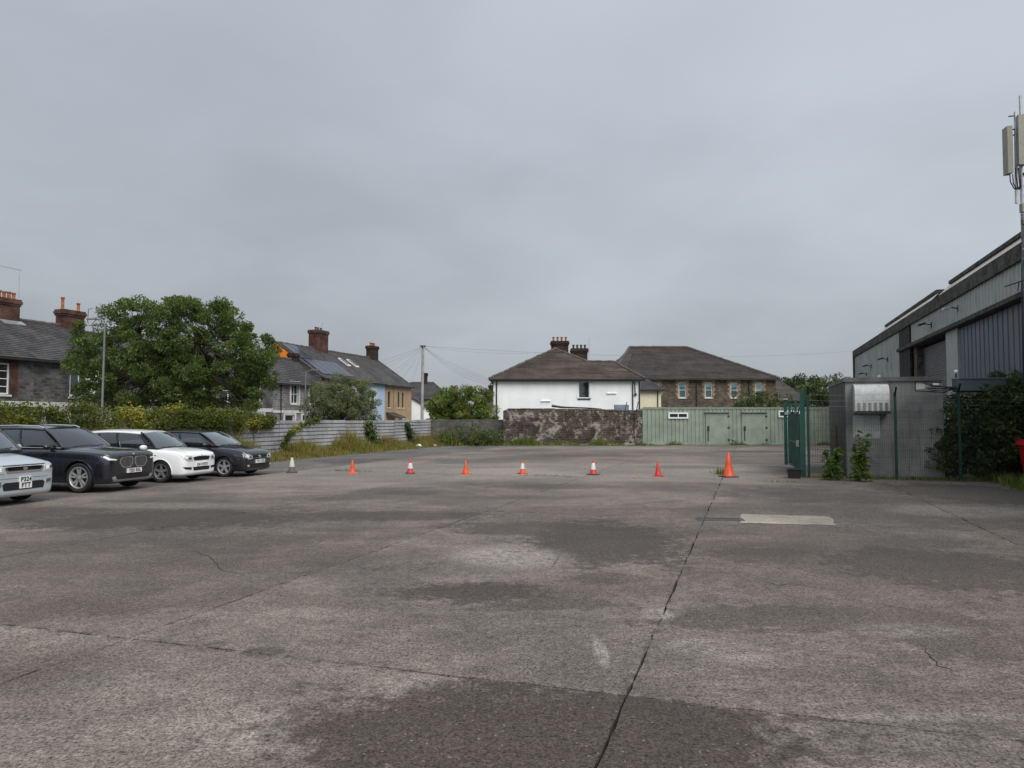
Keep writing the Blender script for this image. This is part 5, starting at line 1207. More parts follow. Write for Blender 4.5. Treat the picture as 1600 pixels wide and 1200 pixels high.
# crumbs of soil, stone and dead leaf along the yard's edges: too many to count
def rubble(name, label, n, fn, mat):
    V = []; F = []
    base = np.array([(1, 0, 0), (-.5, .8, 0), (-.5, -.8, 0), (0, 0, .7)])
    for i in range(n):
        p, s = fn(); a = RS.uniform(0, 6.28); R = np.array([[math.cos(a), -math.sin(a), 0], [math.sin(a), math.cos(a), 0], [0, 0, 1]]); b = len(V)
        V += [tuple(x) for x in (base * RS.uniform(.6, 1.3, (4, 3)) @ R.T) * s + np.array(p)]; F += [(b, b + 1, b + 3), (b + 1, b + 2, b + 3), (b + 2, b, b + 3)]
    me = bpy.data.meshes.new(name); me.from_pydata(V, [], F); me.materials.append(mat); tag(link(name, me), label, 'debris', kind='stuff')
m_crumb = surf('crumbs', (.16, .14, .11), .95, var=.5, scale=3)
def e1(): u = RS.uniform(14, 49); return tuple(S(-20 + abs(RS.normal(0, .7)), u, -.01)), RS.uniform(.008, .035)
rubble('debris', 'crumbs of soil and stone along the edge of the weeds', 1500, e1, m_crumb)
def e2(): x = RS.uniform(-5, 22); return (x, 50.9 - abs(RS.normal(0, .4)), 0), RS.uniform(.01, .05)
rubble('debris', 'crumbs of stone and mortar below the stained wall and container', 900, e2, m_crumb)
def e3(): v_ = RS.uniform(1, 9); return tuple(S(v_, 24.6 - abs(RS.normal(0, .5)), 0)), RS.uniform(.006, .022)
rubble('debris', 'dead leaves and grit along the mesh fence', 900, e3, m_crumb)

# ------------------------------------------------------------------ cars (local frame: nose at x=0 facing +x, tail at -L)
m_tyre = surf('tyre', (.018, .018, .019), .85, var=.2, scale=8, bump=0)
m_alloy = gloss('alloy', (.40, .41, .42), .3, .45)
m_alloyd = gloss('alloy_dark', (.22, .22, .225), .35, .4)
m_brake = gloss('brake_dark', (.02, .02, .02), .5)
m_gloss = gloss('gloss_black', (.008, .008, .009), .12)
m_trim = surf('matt_trim', (.012, .012, .013), .7, var=.15, bump=0)
m_chrome = gloss('chrome', (.80, .81, .82), .12, 1.)
m_lens = gloss('lamp_lens', (.55, .58, .60), .08, .35, .8)
m_lensd = gloss('lamp_inner', (.10, .11, .12), .1, .5)
m_drl = gloss('lamp_white', (.85, .87, .88), .15)
m_plate = gloss('plate_white', (.72, .72, .70), .35)
m_plateb = gloss('plate_text', (.015, .015, .015), .5)
m_cglass = glassmat('car_glass', (.82, .85, .85), .10, film=(.28, .30, .30), boost=2.4)  # pale diffuse film paints in part of the sky's reflection
m_cglassd = glassmat('car_glass_dark', (.45, .47, .47), .1, film=(.06, .065, .065), boost=1.6)
m_seat = surf('seat_cloth', (.22, .22, .225), .9, var=.2)
m_cabin = surf('cabin_dark', (.06, .06, .062), .8, var=.2)

def eval_mesh(o):
    dg = bpy.context.evaluated_depsgraph_get(); dg.update(); me = bpy.data.meshes.new_from_object(o.evaluated_get(dg)); return me

def text_mesh(body, size, mat, name, parent, place):
    cu = bpy.data.curves.new(name, 'FONT'); cu.body = body; cu.size = size; cu.align_x = 'CENTER'; cu.align_y = 'CENTER'; cu.space_character = 1.06; cu.offset = .004 * size / .1
    o = bpy.data.objects.new('tmp', cu); COL.objects.link(o); me = eval_mesh(o); bpy.data.objects.remove(o)
    me.transform(place); me.materials.clear(); me.materials.append(mat); me.name = name
    return link(name, me, parent)

def wheel(parent, x, y, r, w, side, spokes, alloy, twin=False, rimf=.70):
    """brake drum disc with tyre and rim as its pieces; side = -1 right, +1 left"""
    rr = r * rimf; o = side
    mb = MB(); mb.lathe([(.02, -.02), (rr * .93, -.02), (rr * .93, .03), (.02, .03)], 20, (0, 0, 0), 'y'); wh = mb.build('wheel', m_brake, parent, (x, y, r))
    h = w / 2
    mb = MB(); mb.lathe([(rr, -h * .85), (rr + .02, -h), (r * .93, -h), (r * .985, -h * .82), (r, -h * .45), (r, h * .45), (r * .985, h * .82), (r * .93, h), (rr + .02, h), (rr, h * .85)], 32, (0, 0, 0), 'y', True); mb.build('tyre', m_tyre, wh, smooth=40)
    mb = MB(); yo = o * h
    mb.lathe([(rr * 1.01, yo * .55), (rr * 1.02, yo * .98), (rr * .97, yo * 1.0), (rr * .92, yo * .85), (rr * .90, yo * .3)], 32, (0, 0, 0), 'y', True)
    for k in range(spokes):
        a = 2 * math.pi * (k + .25) / spokes
        for off in ((-.11, .11) if twin else (0,)):
            wd = (.045 if twin else .075) * r / .33
            c, s_ = math.cos(a), math.sin(a); c2, s2 = math.cos(a + off * 1.9), math.sin(a + off * 1.9)
            p0, p1 = Vector((c * rr * .12, yo * .72, s_ * rr * .12)), Vector((c2 * rr * .93, yo * .86, s2 * rr * .93)); t = Vector((-s_, 0, c)) * wd * .5; dp = Vector((0, -o * .03, 0))
            mb.hexa([p0 - t * 1.1 + dp, p0 + t * 1.1 + dp, p1 + t * .85 + dp, p1 - t * .85 + dp], [p0 - t * 1.1, p0 + t * 1.1, p1 + t * .85, p1 - t * .85])
    mb.lathe([(.01, yo * .5), (rr * .2, yo * .55), (rr * .19, yo * .8), (rr * .1, yo * .86), (.01, yo * .86)], 14, (0, 0, 0), 'y')
    mb.build('rim', alloy, wh, smooth=35)
    return wh

class Car:
    def __init__(s, label, loc, yaw, spec):
        s.root = thing('parked_car', label, 'car', loc, yaw, 'cars parked along the hoarding'); s.sp = spec; s.body()
    def body(s):
        sp = s.sp; st = sp['st']; ring = []
        for x, zt, zs, hw, zb in st:
            R = [(hw * .30, zb), (hw * .86, zb), (hw * .965, zb + .05), (hw, zb + .36 * (zs - zb)), (hw * .998, zb + .7 * (zs - zb)), (hw * .98, zs - .055), (hw * .952, zs - .003), (hw * .88, zs + (zt - zs) * .3), (hw * .6, zs + (zt - zs) * .85), (hw * .28, zt)]
            ring.append([(-x, -y, z) for y, z in R] + [(-x, y, z) for y, z in reversed(R)])
        n = len(ring[0]); h = n // 2; mb = MB(); vs = [p for r in ring for p in r]; fs = []
        for i in range(len(ring) - 1):
            for j in range(n): fs.append((i * n + j, i * n + (j + 1) % n, (i + 1) * n + (j + 1) % n, (i + 1) * n + j))
        for b in (0, (len(ring) - 1) * n):
            for j in range(h - 1): q = (b + j, b + j + 1, b + n - 2 - j, b + n - 1 - j); fs.append(q if b else q[::-1])
        mb.add(vs, fs); o = mb.build('body', sp['paint'], s.root, smooth=180)
        bm = bmesh.new(); bm.from_mesh(o.data); cr = bm.edges.layers.float.new('crease_edge'); bm.verts.ensure_lookup_table()      # crisp shoulder and waist lines
        for i in range(len(ring) - 1):
            for j, k in ((6, .55), (n - 7, .55), (4, .35), (n - 5, .35), (2, .4), (n - 3, .4)):
                e = bm.edges.get((bm.verts[i * n + j], bm.verts[(i + 1) * n + j]))
                if e: e[cr] = k
        bm.to_mesh(o.data); bm.free()
        m = o.modifiers.new('s', 'SUBSURF'); m.levels = m.render_levels = 2
        cut = MB(); r = sp['r']; ra = r * sp.get('arch', 1.13); W2 = max(t[3] for t in st)
        for ax in (-sp['fo'], -sp['fo'] - sp['wb']):
            for sd_ in (-1, 1): cut.lathe([(.001, sd_ * (W2 - .30)), (ra, sd_ * (W2 - .30)), (ra, sd_ * (W2 + .2)), (.001, sd_ * (W2 + .2))], 36, (ax, 0, r * 1.0), 'y')
        co = cut.build('cutter', m_trim, s.root)
        bo = o.modifiers.new('b', 'BOOLEAN'); bo.object = co; bo.operation = 'DIFFERENCE'; bo.solver = 'EXACT'; bo.material_mode = 'TRANSFER'
        me = eval_mesh(o); o.modifiers.clear(); o.data = me; bpy.data.objects.remove(co)
        bm = bmesh.new(); bm.from_mesh(me)
        for f in bm.faces: f.smooth = True
        for e in bm.edges: e.smooth = len(e.link_faces) == 2 and e.calc_face_angle(0) < rad(38)
        bm.to_mesh(me)
        s.bvh = BVHTree.FromBMesh(bm); bm.free(); s.bodyo = o
        W2 = max(t[3] for t in st)
        for ax in (-sp['fo'], -sp['fo'] - sp['wb']):
            for sd_ in (-1, 1):                                     # rolled lips round the wheel openings
                pts = []
                for k in range(25):
                    a = rad(-8 + 196 * k / 24); x, z = ax + math.cos(a) * (ra + .012), r + math.sin(a) * (ra + .012); hit = s.bvh.ray_cast(Vector((x, sd_ * 4, z)), Vector((0, -sd_, 0)))[0]
                    if hit and abs(hit.y) > W2 * .8: pts.append(Vector((x, hit.y + sd_ * .002, z)))
                if len(pts) > 4: mb = MB(); mb.tube(pts, .014, 6); mb.build('arch_lip', sp.get('archm', sp['paint']), s.root, smooth=60)
        for ax, nm in ((-sp['fo'], 0), (-sp['fo'] - sp['wb'], 1)):
            for sd_ in (-1, 1): wheel(s.root, ax, sd_ * (W2 - .125), r, .21, sd_, sp.get('spokes', 5), sp.get('alloy', m_alloy), sp.get('twin', False), sp.get('rimf', .7))
    def decal(s, name, poly, mat, axis='front', e=.006, side=-1, parent=None, depth=.02, cuts=3, bvh=None):
        """thin fitted piece that follows the body: outline in (y,z) seen from the front or (x,z) from the side"""
        bm = bmesh.new(); vs = [bm.verts.new((a, b, 0)) for a, b in poly]; bm.faces.new(vs); bmesh.ops.triangulate(bm, faces=bm.faces[:])
        for _ in range(cuts):
            ed = [x for x in bm.edges if x.calc_length() > .07]
            if not ed: break
            bmesh.ops.subdivide_edges(bm, edges=ed, cuts=1); bmesh.ops.triangulate(bm, faces=bm.faces[:])
        bm.verts.index_update(); top = []; bot = []
        if axis == 'front': d = Vector((-1, 0, 0)); mk = lambda a, b: Vector((3, a, b))
        elif axis == 'top': d = Vector((0, 0, -1)); mk = lambda a, b: Vector((a, b, 5))
        elif axis == 'rear': d = Vector((1, 0, 0)); mk = lambda a, b: Vector((-12, a, b))
        else: d = Vector((0, -side, 0)); mk = lambda a, b: Vector((a, side * 4, b))
        last = None
        for v in bm.verts:
            hit = (bvh or s.bvh).ray_cast(mk(v.co.x, v.co.y), d)
            p = hit[0] if hit[0] else None
            top.append(p); last = p or last
        for i, p in enumerate(top):
            if p is None:
                a, b = bm.verts[i].co.x, bm.verts[i].co.y if False else 0; q = mk(bm.verts[i].co.x, bm.verts[i].co.y)
                near = [t for t in top if t is not None]; base = min(near, key=lambda t: (t - q - d * (t - q).dot(d)).length) if near else Vector((0, 0, 0)); top[i] = q + d * (base - q).dot(d)
        tv = [p - d * e for p in top]; bv = [p + d * depth for p in top]; n = len(tv)
        fs = [tuple(v.index for v in f.verts) for f in bm.faces]; fs2 = [tuple(i + n for i in reversed(f)) for f in fs]
        sd_ = [(a.index, b.index, b.index + n, a.index + n) for a, b in [ed.verts for ed in bm.edges if len(ed.link_faces) == 1]]
        bm.free(); mb = MB(); mb.add(tv + bv, fs + fs2 + sd_); return mb.build(name, mat, parent or s.root, smooth=35)
    def both(s, name, poly, mat, **k):
        a = s.decal(name, poly, mat, **k); s.decal(name, [(-y, z) for y, z in reversed(poly)], mat, **k)
    def sides(s, name, poly, mat, **k):
        for sd_ in (-1, 1): s.decal(name, poly, mat, 'side', side=sd_, **k)
    def cabin(s):
        """greenhouse: windscreen, side glass, pillars, roof; all solid pieces"""
        c = s.sp['cab']; root = s.root
        wb, wt, rt, rb = c['wb'], c['wt'], c['rt'], c['rb']      # (x, half width, z): windscreen base/top, rear top/base
        rise = c.get('rise', .05); bow = c.get('bow', .14)
        def roofz(f): return wt[2] + (rt[2] - wt[2]) * f + rise * 4 * f * (1 - f)
        def top(f): return Vector((-(wt[0] + (rt[0] - wt[0]) * f), wt[1] + (rt[1] - wt[1]) * f + .03 * 4 * f * (1 - f), roofz(f) - .035))
        def bot(f): return Vector((-(wb[0] + (rb[0] - wb[0]) * f), wb[1] + (rb[1] - wb[1]) * f + c.get('belly', .05) * 4 * f * (1 - f), wb[2] + (rb[2] - wb[2]) * f + c.get('brise', 0) * 4 * f * (1 - f)))
        def side(f, t, off=0.):
            a, b = bot(f), top(f); p = a.lerp(b, t); p.y += .045 * 4 * t * (1 - t) + off; return p
        def sheet(name, fn, nu, nv, mat, th, parent=root, sm=40):
            P_ = [[fn(i / nu, j / nv) for j in range(nv + 1)] for i in range(nu + 1)]; mb = MB(); vs = []; 
            for i in range(nu + 1):
                for j in range(nv + 1):
                    du = P_[min(i + 1, nu)][j] - P_[max(i - 1, 0)][j]; dv = P_[i][min(j + 1, nv)] - P_[i][max(j - 1, 0)]; nn = du.cross(dv); nn = nn.normalized() if nn.length > 1e-9 else Vector((0, 0, 1)); vs += [P_[i][j], P_[i][j] - nn * th]
            k = (nv + 1) * 2; fs = []
            for i in range(nu):
                for j in range(nv):
                    a = i * k + j * 2; fs += [(a, a + k, a + k + 2, a + 2), (a + 1, a + 3, a + k + 3, a + k + 1)]
            for i in range(nu): a = i * k; b = a + nv * 2; fs += [(a, a + 1, a + k + 1, a + k), (b, b + k, b + k + 1, b + 1)]
            for j in range(nv): a = j * 2; b = nu * k + a; fs += [(a, a + 2, a + 3, a + 1), (b, b + 1, b + 3, b + 2)]
            mb.add(vs, fs); return mb.build(name, mat, parent, smooth=sm)
        body, glass = s.sp['paint'], c.get('glass', m_cglass)
        def ws(f, t):      # windscreen: f across -1..1, t up
            y = (f * 2 - 1); a = Vector((-wb[0] + bow * (1 - y * y), y * wb[1], wb[2])); b = Vector((-wt[0] + bow * .6 * (1 - y * y), y * wt[1], wt[2] + rise * .0 + .015 * (1 - y * y)))
            p = a.lerp(b, t); p.z += .03 * 4 * t * (1 - t); p.x += .03 * 4 * t * (1 - t); return p
        sheet('windscreen', ws, 10, 6, glass, .006)
        def rw(f, t):
            y = (f * 2 - 1); a = Vector((-rb[0] - .08 * (1 - y * y), y * rb[1], rb[2])); b = Vector((-rt[0] - .05 * (1 - y * y), y * rt[1], rt[2])); return a.lerp(b, t)
        sheet('rear_window', rw, 8, 4, m_cglassd, -.006)
        def rf(f, t):
            y = t * 2 - 1; tp = top(f); z = roofz(f) + .02 - .055 * abs(y) ** 2.6; x = tp.x + (bow * .6 * (1 - y * y) if f < .001 else bow * .6 * (1 - y * y) * max(0, 1 - f * 4)); return Vector((x, y * tp.y * 1.0, z))
        sheet('roof', rf, 12, 12, c.get('roofm', body), .03)
        cuts = c['cuts']           # fractions along the side: edges of panes and the pillars between them
        for sd_ in (-1, 1):
            fl = lambda p: Vector((p.x, p.y * sd_, p.z))
            for a, b in cuts: sheet('side_window', lambda f, t: fl(side(a + (b - a) * f, t * .985)), 5, 5, c.get('sglass', m_cglassd), .005 * sd_)
            def pillar(name, f0, f1, mat, out=.012, wdt=.0, k=None):
                sheet(name, lambda f, t: fl(side(f0 + (f1 - f0) * f, t, out)), 2, 6, mat, .03 * sd_)
            edges = [0.0] + [q for ab in cuts for q in ab] + [1.0]
            for i in range(0, len(edges), 2):
                a, b = edges[i], edges[i + 1]
                if b - a > .004: pillar('pillar', a - .0, b, body if (i == 0 and not c.get('blackA')) or (i == len(edges) - 2) else m_gloss, .014)
            mb = MB(); pts = [fl(ws(0 if sd_ < 0 else 1, t)) for t in (0, .25, .5, .75, 1)]
            pts = [ws(0 if sd_ < 0 else 1, t) + Vector((0, sd_ * .012, 0)) for t in (0, .2, .4, .6, .8, 1)]
            mb.tube(pts, [.028] * 6, 8); mb.build('a_pillar', m_gloss if c.get('blackA') else body, root, smooth=60)
            mb = MB(); pts = [fl(top(i / 12)) + Vector((0, sd_ * .0, .0)) for i in range(13)]; mb.tube(pts, .035, 8); mb.build('cant_rail', c.get('roofm', body), root, smooth=60)
            if c.get('beltm'):
                mb = MB(); pts = [fl(bot(i / 10)) + Vector((0, sd_ * .02, .0)) for i in range(11)]; mb.tube(pts, .012, 6); mb.build('belt_trim', c['beltm'], root, smooth=60)
            # door mirror
            mx = -(wb[0] + .28); my = wb[1] + .17; mz = wb[2] + c.get('mz', .04)
            mb = MB(); mb.lathe([(.01, -.13), (.06, -.125), (.085, -.08), (.09, 0), (.085, .08), (.06, .12), (.01, .13)], 12, (0, 0, 0), 'y'); mm = mb.build('mirror', c.get('mirm', body), root, (mx, sd_ * my, mz), smooth=60); mm.scale = (.75, .9, .8)
            mb = MB(); mb.bar((.02, -sd_ * .1, -.06), (.0, -sd_ * .2, -.1), .06, .04); mb.build('mirror_stalk', m_trim, mm)
        # interior: lining, dash, seats, wheel
        z0 = min(wb[2], rb[2]) - .05; mb = MB(); yy = min(wb[1], rb[1]) - .05
        mb.hexa([(-wb[0] + .02, -yy, z0), (-rb[0], -yy, z0), (-rb[0], yy, z0), (-wb[0] + .02, yy, z0)][::-1], [(-wb[0] + .02, -yy, z0 + .06), (-rb[0], -yy, z0 + .06), (-rb[0], yy, z0 + .06), (-wb[0] + .02, yy, z0 + .06)][::-1]); mb.build('cabin_lining', m_cabin, root)
        zt = wt[2]
        for xs in (wb[0] + 1.0, wb[0] + 1.85):
            if xs > rb[0] - .4: continue
            for ys in (-.36, .36):
                mb = MB(); mb.hexa([(-xs - .06, ys - .22, z0), (-xs + .1, ys - .22, z0), (-xs + .1, ys + .22, z0), (-xs - .06, ys + .22, z0)], [(-xs - .14, ys - .18, zt - .3), (-xs - .04, ys - .18, zt - .3), (-xs - .04, ys + .18, zt - .3), (-xs - .14, ys + .18, zt - .3)]); mb.hexa([(-xs - .17, ys - .12, zt - .28), (-xs - .06, ys - .12, zt - .28), (-xs - .06, ys + .12, zt - .28), (-xs - .17, ys + .12, zt - .28)], [(-xs - .18, ys - .1, zt - .12), (-xs - .09, ys - .1, zt - .12), (-xs - .09, ys + .1, zt - .12), (-xs - .18, ys + .1, zt - .12)]); mb.build('seat', m_seat, root)
        mb = MB(); n = 20; mb.tube([(-wb[0] - .55 + .1 * math.sin(2 * math.pi * i / n), -.36 + .18 * math.cos(2 * math.pi * i / n), z0 + .06 + .17 * math.sin(2 * math.pi * i / n)) for i in range(n + 1)], .016, 6); mb.build('steering_wheel', m_cabin, root, smooth=60)
        for y0, y1 in ((-.55, .02), (-.02, .5)):
            mb = MB(); a, b = ws((y0 / wb[1] + 1) / 2, .02), ws((y1 / wb[1] + 1) / 2, .06); mb.tube([a + Vector((.02, 0, .015)), a.lerp(b, .5) + Vector((.035, 0, .02)), b + Vector((.02, 0, .02))], .011, 5); mb.build('wiper', m_trim, root)
        mb = MB(); pts = [ws(i / 10, 0) + Vector((.03, 0, -.01)) for i in range(11)]; mb.tube(pts, .03, 6); mb.build('scuttle', m_trim, root)
    def bonnet(s, x0, x1, y0, y1, w=.014):
        for sg in (-1, 1):
            q = [(-x0, sg * y0), (-x1, sg * y1), (-x1, sg * (y1 + w)), (-x0, sg * (y0 + w))]
            s.decal('bonnet_seam', q if sg > 0 else q[::-1], m_trim, 'top', e=.002, cuts=4)
    def plate(s, txt, y, z, w=.52, h=.112, two=False, dx=0.):
        hit = s.bvh.ray_cast(Vector((3, y, z)), Vector((-1, 0, 0)))[0]; x = hit.x + .02 + dx
        mb = MB(); mb.box(x - .03, y - w / 2, z - h / 2, x, y + w / 2, z + h / 2); p = mb.build('number_plate', m_plate, s.root)
        R = Matrix(((0, 0, 1, x + .003), (1, 0, 0, y), (0, 1, 0, z), (0, 0, 0, 1)))
        if two:
            for t, dz in zip(txt, (.062, -.062)): text_mesh(t, .13, m_plateb, 'lettering', p, R @ Matrix.Translation((0, dz, 0)))
        else: text_mesh(txt[0], .105, m_plateb, 'lettering', p, R)
        return x
    def seam(s, pts, w=.012):
        for a, b in zip(pts[:-1], pts[1:]):
            a, b = Vector((*a, 0)), Vector((*b, 0)); d = (b - a).normalized(); q = Vector((-d.y, d.x, 0)) * w / 2
            s.sides('door_seam', [(p.x, p.y) for p in (a - q, b - q, b + q, a + q)], m_trim, e=.002, cuts=4)

def hexring(cx, cz, w, h, k=.28): return [(cx - w / 2, cz - h * .1), (cx - w / 2 + w * .14, cz - h / 2), (cx + w / 2 - w * .3, cz - h / 2), (cx + w / 2, cz + h * .05), (cx + w / 2 - w * .08, cz + h / 2), (cx - w / 2 + w * .12, cz + h / 2)]

YAW = -TH + rad(6)
# --- dark SUV
def build_suv():
    P_ = paint('dark_blue_grey_paint', (.011, .013, .018), .2)
    st = [(.0, .90, .86, .68, .34), (.025, .965, .915, .80, .27), (.12, 1.015, .96, .89, .2), (.4, 1.06, .99, .945, .19), (.85, 1.095, 1.02, .96, .2), (1.3, 1.13, 1.04, .96, .21), (1.8, 1.15, 1.05, .96, .21), (2.6, 1.12, 1.06, .96, .21), (3.4, 1.12, 1.07, .965, .22), (4.1, 1.14, 1.09, .955, .28), (4.5, 1.13, 1.08, .92, .32), (4.7, 1.05, .98, .84, .38), (4.755, .95, .86, .74, .46)]
    c = Car('dark blue grey SUV with twin kidney grille and number plate, second car', S(-15.25, 15.3), YAW,
            dict(paint=P_, st=st, r=.37, fo=.82, wb=2.865, twin=True, spokes=5, rimf=.72,
                 cab=dict(wb=(1.42, .80, 1.10), wt=(2.15, .62, 1.585), rt=(4.05, .60, 1.57), rb=(4.55, .80, 1.12), rise=.05, cuts=[(.045, .36), (.38, .68), (.70, .86)], beltm=m_chrome, glass=glassmat('suv_screen', (.62, .65, .66), .08, film=(.10, .105, .11), boost=1.5), mz=.03)))
    c.cabin(); f = c
    for sg in (-1, 1):
        ring = [(sg * y, z) for y, z in ((.03, .70), (.12, .60), (.38, .60), (.50, .72), (.48, .83), (.42, .875), (.07, .875), (.03, .83))]
        if sg < 0: ring = ring[::-1]
        k = c.decal('grille', ring, m_chrome, e=.008, depth=.02); cy = sg * .265
        inner = [(cy + (y - cy) * .88, .74 + (z - .74) * .86) for y, z in ring]; c.decal('grille_mesh', inner, m_gloss, e=.011, depth=.01, parent=k)
        for i in range(9):
            y0 = cy + (i - 4) * .044; c.decal('slat', [(y0 - .006, .635), (y0 + .006, .635), (y0 + .006, .845), (y0 - .006, .845)], m_alloyd, e=.016, depth=.01, parent=k)
    hl = [(.54, .80), (.62, .765), (.86, .80), (.915, .90), (.84, .925), (.62, .88), (.54, .87)]
    c.both('headlight', hl, m_lensd, e=.008); c.both('running_light', [(.62, .795), (.83, .815), (.89, .90), (.85, .91), (.80, .85), (.62, .825)], m_drl, e=.013)
    c.decal('lower_intake', [(-.60, .30), (.60, .30), (.66, .42), (.34, .465), (-.34, .465), (-.66, .42)], m_trim, e=.008)
    c.decal('skid_trim', [(-.66, .255), (.66, .255), (.74, .37), (.64, .40), (.58, .31), (-.58, .31), (-.64, .40), (-.74, .37)], m_alloy, e=.012)
    c.both('air_curtain', [(.80, .42), (.83, .42), (.85, .68), (.82, .68)], m_trim, e=.006)
    c.decal('badge', [(.035 * math.cos(i * .785), .945 + .018 * math.sin(i * .785)) for i in range(8)], m_chrome, e=.01)
    c.plate(['YJ25 EGL'], 0., .515, dx=.02); c.bonnet(.12, 1.4, .70, .84)
    c.sides('sill_trim', [(-3.3, .27), (-1.35, .27), (-1.35, .36), (-3.3, .36)], m_trim, e=.008)
    c.seam([(-1.55, .45), (-1.5, .98)]); c.seam([(-2.6, .42), (-2.62, 1.02)]); c.seam([(-3.45, .62), (-3.62, 1.04)])
    for x in (-2.4, -3.4): c.sides('door_handle', [(x - .1, .93), (x + .1, .925), (x + .1, .955), (x - .1, .96)], P_, e=.03)
    for sg in (-1, 1): mb = MB(); mb.tube([(-2.2, sg * .60, 1.60), (-2.35, sg * .615, 1.655), (-3.0, sg * .62, 1.675), (-3.8, sg * .61, 1.65), (-3.95, sg * .6, 1.60)], .018, 8); mb.build('roof_rail', m_chrome, c.root, smooth=60)
    mb = MB(); mb.hexa([(-1.75, .1, 1.14), (-1.5, .1, 1.14), (-1.5, .42, 1.14), (-1.75, .42, 1.14)], [(-1.95, .1, 1.32), (-1.94, .1, 1.32), (-1.94, .42, 1.32), (-1.95, .42, 1.32)]); tag(mb.build('dash_paper', m_upvc, c.root), 'white paper propped behind the windscreen')
build_suv()

# --- white hatchback
def build_white():
    P_ = paint('white_paint', (.78, .79, .79), 0., .3)
    st = [(.0, .75, .71, .60, .28), (.03, .83, .78, .71, .2), (.13, .895, .835, .785, .17), (.4, .95, .885, .82, .17), (.8, .985, .915, .825, .17), (1.15, 1.0, .93, .83, .18), (1.7, 1.0, .94, .83, .18), (2.5, 1.0, .95, .83, .18), (3.3, 1.02, .965, .825, .22), (3.75, 1.02, .96, .80, .26), (3.94, .96, .88, .74, .32), (4.0, .88, .78, .66, .4)]
    c = Car('white hatchback with black grille, parked between the dark SUV and black hatchback', S(-15.55, 18.15), YAW,
            dict(paint=P_, st=st, r=.31, fo=.77, wb=2.465, spokes=5, rimf=.7, alloy=m_alloyd,
                 cab=dict(wb=(1.02, .70, .97), wt=(1.62, .56, 1.435), rt=(3.55, .54, 1.44), rb=(3.86, .68, .99), rise=.045, cuts=[(.06, .40), (.43, .70), (.73, .90)], blackA=True, glass=m_cglass)))
    c.cabin()
    c.decal('grille', [(-.34, .62), (.34, .62), (.40, .715), (.12, .735), (-.12, .735), (-.40, .715)], m_trim, e=.012)
    for i in range(3): z = .645 + i * .024; c.decal('slat', [(-.33, z), (.33, z), (.33, z + .008), (-.33, z + .008)], m_gloss, e=.018)
    c.decal('grille_trim', [(-.41, .715), (-.12, .737), (.12, .737), (.41, .715), (.41, .728), (.12, .752), (-.12, .752), (-.41, .728)], m_chrome, e=.016)
    c.both('headlight', [(.41, .62), (.60, .605), (.79, .69), (.81, .80), (.72, .81), (.45, .745)], m_lens, e=.008); c.both('lamp_bulb', [(.47, .655), (.60, .66), (.60, .72), (.49, .715)], m_lensd, e=.012); c.both('lamp_bulb', [(.63, .675), (.70, .70), (.71, .745), (.63, .735)], m_drl, e=.012)
    c.decal('lower_intake', [(-.36, .33), (.36, .33), (.40, .43), (-.40, .43)], m_trim, e=.01); c.both('side_intake', [(.46, .36), (.70, .38), (.75, .45), (.46, .43)], m_trim, e=.008)
    c.decal('badge', [(.04 * math.cos(i * .785), .765 + .03 * math.sin(i * .785)) for i in range(8)], m_chrome, e=.014)
    c.bonnet(.1, 1.05, .55, .72); c.plate(['CA64 RTO'], 0., .50, dx=.01); c.sides('side_repeater', [(-.98, .77), (-.92, .77), (-.92, .79), (-.98, .79)], m_trim, e=.004)
    c.seam([(-1.3, .4), (-1.2, .86)]); c.seam([(-2.35, .36), (-2.35, .9)]); c.seam([(-3.0, .56), (-3.2, .92)])
    for x in (-2.15, -3.0): c.sides('door_handle', [(x - .09, .83), (x + .09, .825), (x + .09, .85), (x - .09, .855)], P_, e=.03)
build_white()

